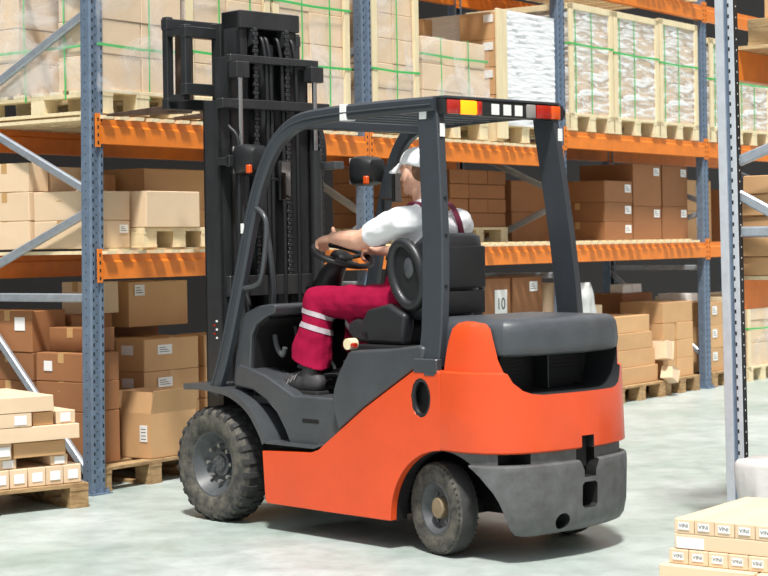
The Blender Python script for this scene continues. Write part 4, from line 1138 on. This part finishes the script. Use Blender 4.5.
# mirrors
def mirror(cx, cy, cz, w, h, ang, par_pts):
    o = obj('mirror_housing', box(.0, .018, -w/2, w/2, -h/2, h/2, bev=.008, seg=2), 'black', FK, smooth=True, loc=(cx, cy, cz), rot=(0, 0, ang))
    obj('mirror_glass', box(-.003, -.001, -w/2 + .006, w/2 - .006, -h/2 + .006, h/2 - .006), 'mirror', o)
    obj('mirror_arm', tube(par_pts, .006, 8), 'black', FK, smooth=True)
mirror(1.20, .30, 1.745, .085, .20, R(12), [(1.20, .30, 1.74), (1.20, .36, 1.75), (1.22, .44, 1.75)])
mirror(.92, -.22, 1.72, .065, .18, R(10), [(.92, -.22, 1.70), (1.0, -.32, 1.64), (1.25, -.42, 1.66)])

# steering
WC = Vector((1.06, .05, 1.36)); th = R(21)
wx = Vector((math.cos(th), 0, math.sin(th))); wy = Vector((0, 1, 0)); wn = wx.cross(wy)
pts = [WC + (wx*math.cos(a) + wy*math.sin(a))*.158 for a in [2*PI*i/40 for i in range(40)]]
st = obj('steering_wheel', tube(pts, .015, 10, closed=True, up=wn), 'black', FK, smooth='all')
bm = BM()
for a in (R(90), R(-90), R(180)):
    p = WC + (wx*math.cos(a) + wy*math.sin(a))*.152; tube([WC - wn*.02, p], .01, rect=(.012, .03), up=wn, bm=bm)
obj('steering_spoke', bm, 'black', st)
bm = BM(); t = bmesh.new(); bmesh.ops.create_uvsphere(t, u_segments=20, v_segments=10, radius=1)
t.transform(Matrix.Translation(WC - wn*.01) @ Matrix.Rotation(-th, 4, 'Y') @ Matrix.Diagonal((.06, .06, .035, 1))); merge(bm, t); obj('steering_boss', bm, 'black', st, smooth='all')
obj('steering_column', tube([WC - wn*.03, WC - wn*.10 + Vector((.04, 0, 0)), (1.18, .04, 1.21), (1.25, .05, 1.12), (1.30, .05, 1.02)], [.04, .062, .07, .085, .10], 16), 'black', FK, smooth='all')
obj('instrument_panel', box(1.17, 1.30, -.16, .10, 1.16, 1.21, bev=.02, seg=2), 'black', FK, smooth=True)
bm = BM()
for i in range(3): tube([(1.05, -.22 - .05*i, 1.10), (1.0, -.22 - .05*i, 1.33)], .007, 8, bm); tube([(1.0, -.22 - .05*i, 1.33), (.995, -.22 - .05*i, 1.365)], .014, 8, bm)
obj('hydraulic_levers', bm, 'black', FK, smooth=True)
obj('lever_console', box(.98, 1.15, -.36, -.19, .98, 1.13, bev=.02, seg=2), 'black', FK, smooth=True)

# ---- mast
def chan(bm, y0, y1, x0, x1, z0, z1, inner):
    """channel rail: web at one side, two flanges"""
    t = .016
    yo = y1 if inner > 0 else y0
    wy0, wy1 = (yo - t, yo) if inner > 0 else (yo, yo + t)
    addbox(bm, x0, x1, wy0, wy1, z0, z1, bev=.002)
    addbox(bm, x0, x0 + t, y0, y1, z0, z1, bev=.002); addbox(bm, x1 - t, x1, y0, y1, z0, z1, bev=.002)
for sg in (1, -1):
    for nm_, (a, b, x0, x1, z0, z1) in (('outer_mast_rail', (.285, .355, 1.66, 1.80, .08, 2.185)), ('middle_mast_rail', (.212, .276, 1.67, 1.80, .25, 2.42)), ('inner_mast_rail', (.140, .205, 1.68, 1.81, .9, 2.665))):
        bm = BM(); y0, y1 = (a, b) if sg > 0 else (-b, -a)
        chan(bm, y0, y1, x0, x1, z0, z1, sg); obj(nm_, bm, 'mast', FK)
for nm_, a in (('mast_crosshead', (1.66, 1.82, -.215, .205, 2.575, 2.67)), ('mast_crossbar', (1.615, 1.655, -.31, .31, 2.385, 2.425)), ('mast_crossbar', (1.60, 1.655, -.375, .38, 2.14, 2.19)), ('mast_crossbar', (1.62, 1.66, -.33, .33, 1.15, 1.26)), ('mast_crossbar', (1.62, 1.66, -.40, .40, .45, .58))):
    obj(nm_, box(*a, bev=.004), 'mast', FK)
for y in (.262, -.262):
    bm = BM(); tube([(1.60, y, .35), (1.60, y, 1.93)], .032, 16, bm); obj('lift_cylinder', bm, 'mast', FK, smooth=True)
    obj('piston_rod', tube([(1.60, y, 1.93), (1.60, y, 2.34)], .014, 12), 'chrome', FK, smooth=True)
    obj('cylinder_head', box(1.57, 1.64, y - .045, y + .045, 2.30, 2.385, bev=.004), 'mast', FK)
obj('free_lift_cylinder', tube([(1.74, -.02, .9), (1.74, -.02, 2.50)], .055, 18), 'mast', FK, smooth=True)
def chain(y, x, z0, z1):
    bm = BM(); z = z0; k = 0
    while z < z1:
        w = .016 if k % 2 else .011; addbox(bm, x - .010, x + .010, y - w, y + w, z, z + .021, bev=.003); z += .0225; k += 1
    obj('lift_chain', bm, 'mast', FK)
chain(.12, 1.64, 1.25, 2.56); chain(-.10, 1.64, 1.25, 2.56); chain(-.30, 1.60, 1.2, 2.12)
for k, (y, dz) in enumerate(((.05, 0), (.02, .01), (-.06, .0), (-.16, 0))):
    pts = bezier([(1.63, y, .6), (1.62, y + .01, 1.1), (1.63, y, 1.7), (1.64, y - .005, 2.3), (1.66, y + .0, 2.50), (1.70, y, 2.54)], 8)
    obj('hydraulic_hose', tube(pts, .011, 8), 'black', FK, smooth='all')
bm = BM(); t = bmesh.new(); lathe([(.05, -.012), (.05, .012)], 20, bm, c=(1.69, .12, 2.53)); obj('chain_pulley', bm, 'mast', FK); bm = BM(); lathe([(.05, -.012), (.05, .012)], 20, bm, c=(1.69, -.10, 2.53)); obj('chain_pulley', bm, 'mast', FK)
obj('mast_dark_backing', box(1.835, 1.845, -.28, .28, .35, 2.10), 'mast', FK)  # added plates that darken the gaps between the mast rails
obj('mast_dark_backing', box(1.81, 1.82, -.165, .165, .95, 2.6), 'mast', FK)
# outer hose loop left
obj('hydraulic_hose', tube(bezier([(1.62, .33, 2.05), (1.56, .31, 1.95), (1.55, .32, 1.6), (1.56, .31, 1.3), (1.50, .30, 1.1)], 8), .010, 8), 'black', FK, smooth='all')
obj('hydraulic_hose', tube(bezier([(1.60, .10, 1.55), (1.56, .11, 1.4), (1.57, .08, 1.2), (1.6, .06, 1.05)], 8), .016, 8), 'plastic', FK, smooth='all')
bm = BM(); addbox(bm, 1.56, 1.66, .30, .38, 1.84, 1.88, bev=.003); addbox(bm, 1.55, 1.58, .35, .38, 1.83, 1.89, bev=.003); obj('mast_bracket', bm, 'mast', FK)
bm = BM(); addbox(bm, 1.52, 1.66, -.40, -.33, 1.83, 1.87, bev=.003); obj('mast_bracket', bm, 'rim', FK)
# right hand hose guard, a curved leaf
P = [(1.68, -.33, 2.12), (1.655, -.335, 2.0), (1.65, -.34, 1.88), (1.665, -.335, 1.75), (1.685, -.33, 1.5), (1.69, -.325, 1.2)]
pts = bezier(P, 5); n = len(pts)
obj('hose_guard', tube(pts, .01, rect=[(.05 - .03*(i/n), .04 + .05*math.sin(PI*min(1, i/(n*.6))) - .015*(i/n)) for i in range(n)], up=(0, 1, 0)), 'black', FK, smooth=True)
# sticker marks on the outer rail
bm = BM()
for i in range(5):
    addbox(bm, 1.70 + .02*(i % 2), 1.715 + .02*(i % 2), .3555, .3565, .93 + .022*i, .940 + .022*i, mi=i % 2)
obj('warning_sticker', bm, ['white', 'redlens'], FK)
# ---- fork carriage
CZ = 2.15
for x0, zt, zb, nm_ in ((1.90, 2.605, 2.27, 'carriage'), (2.06, 2.66, 2.20, 'load_backrest')):
    for y in ((.365, -.405)):
        obj(nm_ + '_post', box(x0, x0 + .045, y - .022, y + .022, zb - .02, zt, bev=.004), 'mast', FK)
    obj(nm_ + '_bar', box(x0 - .004, x0 + .05, -.43, .39, zt - .07, zt - .01, bev=.004), 'mast', FK)
    obj(nm_ + '_bar', box(x0 - .004, x0 + .05, -.43, .39, zb - .04, zb + .02, bev=.004), 'mast', FK)
for y in (.365, -.405):
    for z_ in (2.55, 2.20): obj('side_shift_link', box(1.92, 2.08, y - .02, y + .02, z_, z_ + .035), 'mast', FK)
for y in (.14, -.14): obj('carriage_post', box(1.86, 1.94, y - .04, y + .04, 2.2, 2.62, bev=.004), 'mast', FK)
for y in (.22, -.25):
    pr = [(2.11, 2.60), (2.145, 2.60), (2.15, 2.20), (2.78, 2.187), (2.80, 2.18), (2.80, 2.174), (2.13, 2.15), (2.11, 2.17)]
    obj('fork', prism(pr, y - .05, y + .05, 'y', bev=.003, seg=1), 'fork', FK) if 'fork' in M else obj('fork', prism(pr, y - .05, y + .05, 'y', bev=.003, seg=1), 'mast', FK)

# ================================================================== DRIVER
DR = empty('person', TO, TR, 'forklift driver in white cap, white t-shirt and crimson dungarees, seated at the wheel', 'person')
sh_l = Vector((.42, .25, 1.525)); el_l = Vector((.715, .245, 1.435)); wr_l = Vector((.975, .18, 1.450))
sh_r = Vector((.42, -.155, 1.515)); el_r = Vector((.70, -.20, 1.36)); wr_r = Vector((.93, -.12, 1.38))
hipl, knl, anl = Vector((.56, .16, 1.12)), Vector((1.015, .255, 1.125)), Vector((.985, .335, .775))
hipr, knr, anr = Vector((.56, -.05, 1.12)), Vector((1.04, -.09, 1.12)), Vector((1.14, -.09, .76))
HC_ = Vector((.50, .05, 1.765))
def hand(wr, tgt, sd):
    """palm and five fingers closing round the rim point tgt"""
    out = []
    d = (tgt - wr).normalized()
    side = Vector((0, 1, 0)) - d * d.y; side.normalize()
    up = side.cross(d); up = up if up.z > 0 else -up
    palm = wr + d * .045
    out.append(('c', [wr, palm, palm + d * .035], [(.029, .024), (.042, .021), (.044, .020)], side))
    for k in range(4):
        o_ = (k - 1.5) * .0208
        ln = (.82, 1.0, .95, .75)[k] * .042
        a = palm + d * .035 + side * o_ + up * .002
        b = a + d * ln * .9 - up * ln * .25
        c = b + d * ln * .25 - up * ln * .75
        e_ = c - d * ln * .45 - up * ln * .35
        out.append(('c', [a, b, c, e_], [.0112, .0105, .0098, .0088], side))
    t0 = wr + d * .02 + side * (.028 * sd); t1 = t0 + d * .035 + side * (.018 * sd) + up * .018; t2 = t1 + d * .012 + up * .036
    out.append(('c', [t0, t1, t2], [.015, .012, .0105], up))
    return out
rimL = WC + (wx*math.cos(R(42)) + wy*math.sin(R(42)))*.158
rimR = WC + (wx*math.cos(R(-100)) + wy*math.sin(R(-100)))*.158
body = [
 ('c', [(.55, .05, 1.12), (.49, .05, 1.25), (.43, .05, 1.38), (.41, .05, 1.48), (.44, .05, 1.545)], [(.155, .105), (.135, .10), (.16, .11), (.165, .10), (.08, .06)]),
 ('c', [(.435, .05, 1.54), (.475, .05, 1.67)], [.058, .054]),
 ('e', HC_, (.095, .074, .112)), ('e', HC_ + Vector((.035, 0, -.055)), (.055, .052, .062)), ('e', HC_ + Vector((.075, 0, -.09)), (.022, .022, .02)),
 ('c', [HC_ + Vector((.088, 0, .0)), HC_ + Vector((.112, 0, -.032))], [.009, .013]),
 ('e', HC_ + Vector((.088, 0, -.058)), (.014, .024, .006)), ('e', HC_ + Vector((.086, 0, -.070)), (.014, .022, .006)),
 ('e', HC_ + Vector((.078, 0, .018)), (.018, .055, .01)),
 ('e', HC_ + Vector((.010, .081, -.016)), (.022, .013, .036), (0, R(-12), 0)), ('e', HC_ + Vector((-.004, -.076, -.018)), (.017, .010, .030), (0, R(-12), 0)),
 ('c', [sh_l, el_l], [.058, .050]), ('c', [el_l, el_l.lerp(wr_l, .35), wr_l], [.050, .049, .031]),
 ('c', [sh_r, el_r], [.056, .043]), ('c', [el_r, el_r.lerp(wr_r, .35), wr_r], [.042, .042, .026]),
 ('c', [hipl, knl], [.085, .06]), ('c', [knl, anl], [.058, .04]), ('c', [hipr, knr], [.085, .06]), ('c', [knr, anr], [.058, .04]),
 ('c', [anl, anl + Vector((.10, .01, -.05))], [.04, .03]), ('c', [anr, anr + Vector((.10, 0, -.05))], [.04, .03]),
] + hand(wr_l, rimL + wn*.03, -1) + hand(wr_r, rimR + wn*.03, 1)
bd = blob('body', body, .0055, 'skin', DR, smooth=3)
# eyes
for s_ in (1, -1):
    bm = BM(); t = bmesh.new(); bmesh.ops.create_uvsphere(t, u_segments=12, v_segments=8, radius=.0105); t.transform(Matrix.Translation(HC_ + Vector((.083, .03*s_, .002)))); merge(bm, t)
    obj('eye', bm, 'white', DR, smooth='all')
    bm = BM(); t = bmesh.new(); bmesh.ops.create_uvsphere(t, u_segments=10, v_segments=6, radius=.005); t.transform(Matrix.Translation(HC_ + Vector((.0915, .03*s_, .002)))); merge(bm, t)
    obj('iris', bm, 'ink', DR, smooth='all')
# hair
blob('hair', [('e', HC_ + Vector((-.043, 0, .002)), (.060, .0755, .072)), ('e', HC_ + Vector((-.01, 0, .05)), (.09, .0775, .05))], .006, 'hair', DR, smooth=2)
# shirt
sleeve_end = sh_l.lerp(el_l, .66); sleeve_r = sh_r.lerp(el_r, .7)
blob('t_shirt', [
 ('c', [(.55, .05, 1.14), (.48, .05, 1.25), (.42, .05, 1.38), (.40, .05, 1.475), (.43, .05, 1.535)], [(.17, .12), (.158, .118), (.182, .125), (.185, .112), (.11, .07)]),
 ('c', [(.425, .05, 1.54), (.448, .05, 1.60)], [(.075, .065), (.064, .060)]),
 ('c', [sh_l - Vector((.03, .05, 0)), sh_l, sleeve_end], [.074, .074, .066]), ('c', [sh_r - Vector((.03, -.05, 0)), sh_r, sleeve_r], [.074, .074, .066])], .008, 'shirt', DR, smooth=3, disp=.007, dscale=14)
# cuff rings end the sleeve cleanly
# dungarees
DT = blob('dungarees', [
 ('c', [(.53, .05, 1.11), (.545, .05, 1.17), (.51, .05, 1.26)], [(.185, .13), (.178, .128), (.166, .126)]),
 ('c', [hipl + Vector((-.02, 0, .0)), hipl.lerp(knl, .5) + Vector((0, 0, .004)), knl + Vector((.0, 0, .006))], [.105, .086, .080]), ('c', [knl + Vector((0, 0, .0)), knl.lerp(anl, .3), knl.lerp(anl, .6) + Vector((.018, 0, 0)), knl.lerp(anl, 1.25) + Vector((.03, 0, 0))], [.082, .086, (.092, .104), (.10, .128)]),
 ('c', [hipr, hipr.lerp(knr, .5), knr], [.105, .09, .084]), ('c', [knr, knr.lerp(anr, .4), knr.lerp(anr, 1.2)], [.08, .082, .094])], .009, 'crimson', DR, smooth=2, disp=.012, dscale=9)
bm = BM(); bm.from_mesh(DT.data)
hn = Vector((.085, 0, -.25)).normalized()
r_ = bmesh.ops.bisect_plane(bm, geom=bm.verts[:] + bm.edges[:] + bm.faces[:], plane_co=Vector((1.0, 0, .832)), plane_no=hn, clear_outer=True)
bmesh.ops.holes_fill(bm, edges=[e for e in bm.edges if e.is_boundary]); bm.to_mesh(DT.data); bm.free()
for p in DT.data.polygons: p.use_smooth = len(p.vertices) < 8
# bib and straps
bib = []
for i in range(9):
    z = 1.22 + .25 * i / 8; row = []
    for j in range(11):
        a = R(-70 + 140 * j / 10); rx, ry = .132, .185 - .02 * (i / 8)
        cx = .50 - .09 * (i / 8); w_ = 1 - .35 * (i / 8)
        row.append((cx + rx * math.cos(a * w_), .05 + ry * math.sin(a * w_), z))
    bib.append(row)
bm = BM(); V = [[bm.verts.new(p) for p in r_] for r_ in bib]
for i in range(8):
    for j in range(10): bm.faces.new((V[i][j], V[i][j+1], V[i+1][j+1], V[i+1][j]))
o = obj('bib', bm, 'crimson', DR, smooth='all'); so = o.modifiers.new('s', 'SOLIDIFY'); so.thickness = .006
for s_ in (1, -1):
    yy = .05 + .105 * s_
    pts = bezier([(.535, .05 + .09*s_, 1.44), (.51, yy, 1.53), (.45, yy, 1.607), (.375, yy - .005*s_, 1.597), (.305, yy - .02*s_, 1.50), (.283, .05 + .07*s_, 1.40), (.31, .05 + .04*s_, 1.27)], 6)
    obj('shoulder_strap', tube(pts, .01, rect=(.034, .008), up=(0, 1, 0)), 'maroon', DR, smooth=True)
# reflective bands on the shins: strips of the trouser surface, lifted a little
def band(kn, an, t0, t1):
    ax = (an - kn).normalized(); nn = (ax + Vector((.30, 0, 0))).normalized()
    c0, c1 = kn.lerp(an, t0), kn.lerp(an, t1)
    b = BM(); b.from_mesh(DT.data); mid = kn.lerp(an, .4)
    bmesh.ops.delete(b, geom=[v for v in b.verts if abs(v.co.y - mid.y) > .125 or (v.co - kn).dot(ax) < -.06], context='VERTS')
    for c, n in ((c0, -nn), (c1, nn)):
        bmesh.ops.bisect_plane(b, geom=b.verts[:] + b.edges[:] + b.faces[:], plane_co=c, plane_no=n, clear_outer=True)
    bmesh.ops.delete(b, geom=[v for v in b.verts if (v.co - c0 - ax * (v.co - c0).dot(ax)).length > .15], context='VERTS')
    b.normal_update()
    for v in b.verts: v.co += v.normal * .0035
    return b
for kn, an in ((knl, anl), (knr, anr)):
    for t0, t1 in ((.13, .20), (.32, .395)):
        obj('reflective_band', band(kn, an, t0, t1), 'reflect', DR, smooth='all')
# shoes and socks
for an, yo in ((anl, .01), (anr, 0)):
    blob('shoe', [('c', [an + Vector((-.055, yo, -.04)), an + Vector((.03, yo, -.035)), an + Vector((.12, yo, -.045)), an + Vector((.185, yo, -.052))], [(.044, .050), (.048, .060), (.053, .048), (.046, .036)], (0, 1, 0)), ('c', [an + Vector((-.01, yo, .02)), an + Vector((.0, yo, -.04))], [.048, .05])], .007, 'shoe', DR, smooth=2)
    sole = [(-.10, -.035), (-.08, -.045), (.0, -.04), (.12, -.05), (.20, -.046), (.238, -.02), (.238, .02), (.20, .046), (.12, .05), (.0, .04), (-.08, .045), (-.10, .035)]
    o = obj('shoe_sole', prism([(an.x + a, an.y + yo + b) for a, b in sole], an.z - .105, an.z - .080, 'z', bev=.004, seg=2), 'sole', DR, smooth=True)
    bm = BM()
    for k in range(4):
        x = an.x + .04 + .028*k; z = an.z - .0 - .012*k + .008
        tube([(x - .01, an.y + yo - .04, z - .006), (x, an.y + yo, z + .016), (x + .012, an.y + yo + .046, z - .012), (x + .02, an.y + yo + .056, z - .036)], .0045, 6, bm)
    obj('shoelaces', bm, 'lace', DR, smooth=True)
# cap
bm = BM(); rings = []
cc = HC_ + Vector((-.008, 0, .036))
for k in range(9):
    t = k / 8 * PI / 2; rz = .086 * math.sin(t); q = math.cos(t) ** .8
    rings.append([(cc.x + .106*max(q, .02)*math.cos(a), cc.y + .087*max(q, .02)*math.sin(a), cc.z + rz + (-.028 * max(0, -math.cos(a)) * (1 - k/8))) for a in [2*PI*i/32 for i in range(32)]])
loft(rings, bm=bm); cp = obj('cap', bm, 'cap', DR, smooth='all')
bm = BM(); V = []
for i in range(7):
    r_ = i / 6; row = []
    for j in range(13):
        a = R(-62 + 124*j/12); L0 = Vector((.104*math.cos(a), .088*math.sin(a), .004)); L1 = Vector((.104*math.cos(a) + .088*math.cos(a)**1.1 if math.cos(a) > 0 else 0, .084*math.sin(a), .004))
        p = L0.lerp(L1, r_); p.z -= .034 * r_ + .016 * abs(math.sin(a)) * r_
        row.append(bm.verts.new(cc + p))
    V.append(row)
for i in range(6):
    for j in range(12): bm.faces.new((V[i][j], V[i][j+1], V[i+1][j+1], V[i+1][j]))
o = obj('cap_brim', bm, 'cap', DR, smooth='all'); so = o.modifiers.new('s', 'SOLIDIFY'); so.thickness = .006

# ------------------------------------------------------------------ light
w = bpy.data.worlds.new('world'); SC.world = w; w.use_nodes = True
bg = w.node_tree.nodes['Background']; bg.inputs[1].default_value = .8
_n = w.node_tree.nodes; _l = w.node_tree.links
_tc = _n.new('ShaderNodeTexCoord'); _sx = _n.new('ShaderNodeSeparateXYZ'); _cr = _n.new('ShaderNodeValToRGB')
_l.new(_tc.outputs['Generated'], _sx.inputs[0]); _l.new(_sx.outputs['Z'], _cr.inputs[0]); _l.new(_cr.outputs[0], bg.inputs[0])
_e = _cr.color_ramp.elements; _e[0].position = 0; _e[0].color = (.34, .34, .36, 1); _e[1].position = .75; _e[1].color = (1.15, 1.18, 1.22, 1)
_m = _e.new(.18); _m.color = (.52, .53, .56, 1)
sun = bpy.data.lights.new('sun', 'SUN'); sun.energy = 5.2; sun.angle = R(6); sun.color = (1, .97, .92)
so_ = bpy.data.objects.new('sun', sun); COL.objects.link(so_)
dirv = Vector((.0, -.50, 1.0))   # towards the light
so_.rotation_euler = dirv.to_track_quat('Z', 'Y').to_euler()
so_.location = (0, 0, 8)

SC.view_settings.view_transform = 'Standard'; SC.view_settings.look = 'None'; SC.view_settings.gamma = 1
SC.view_settings.use_curve_mapping = False; SC.view_settings.exposure = 0.03
SC.cycles.max_bounces = 6; SC.cycles.transparent_max_bounces = 16
SC.cycles.use_denoising = True
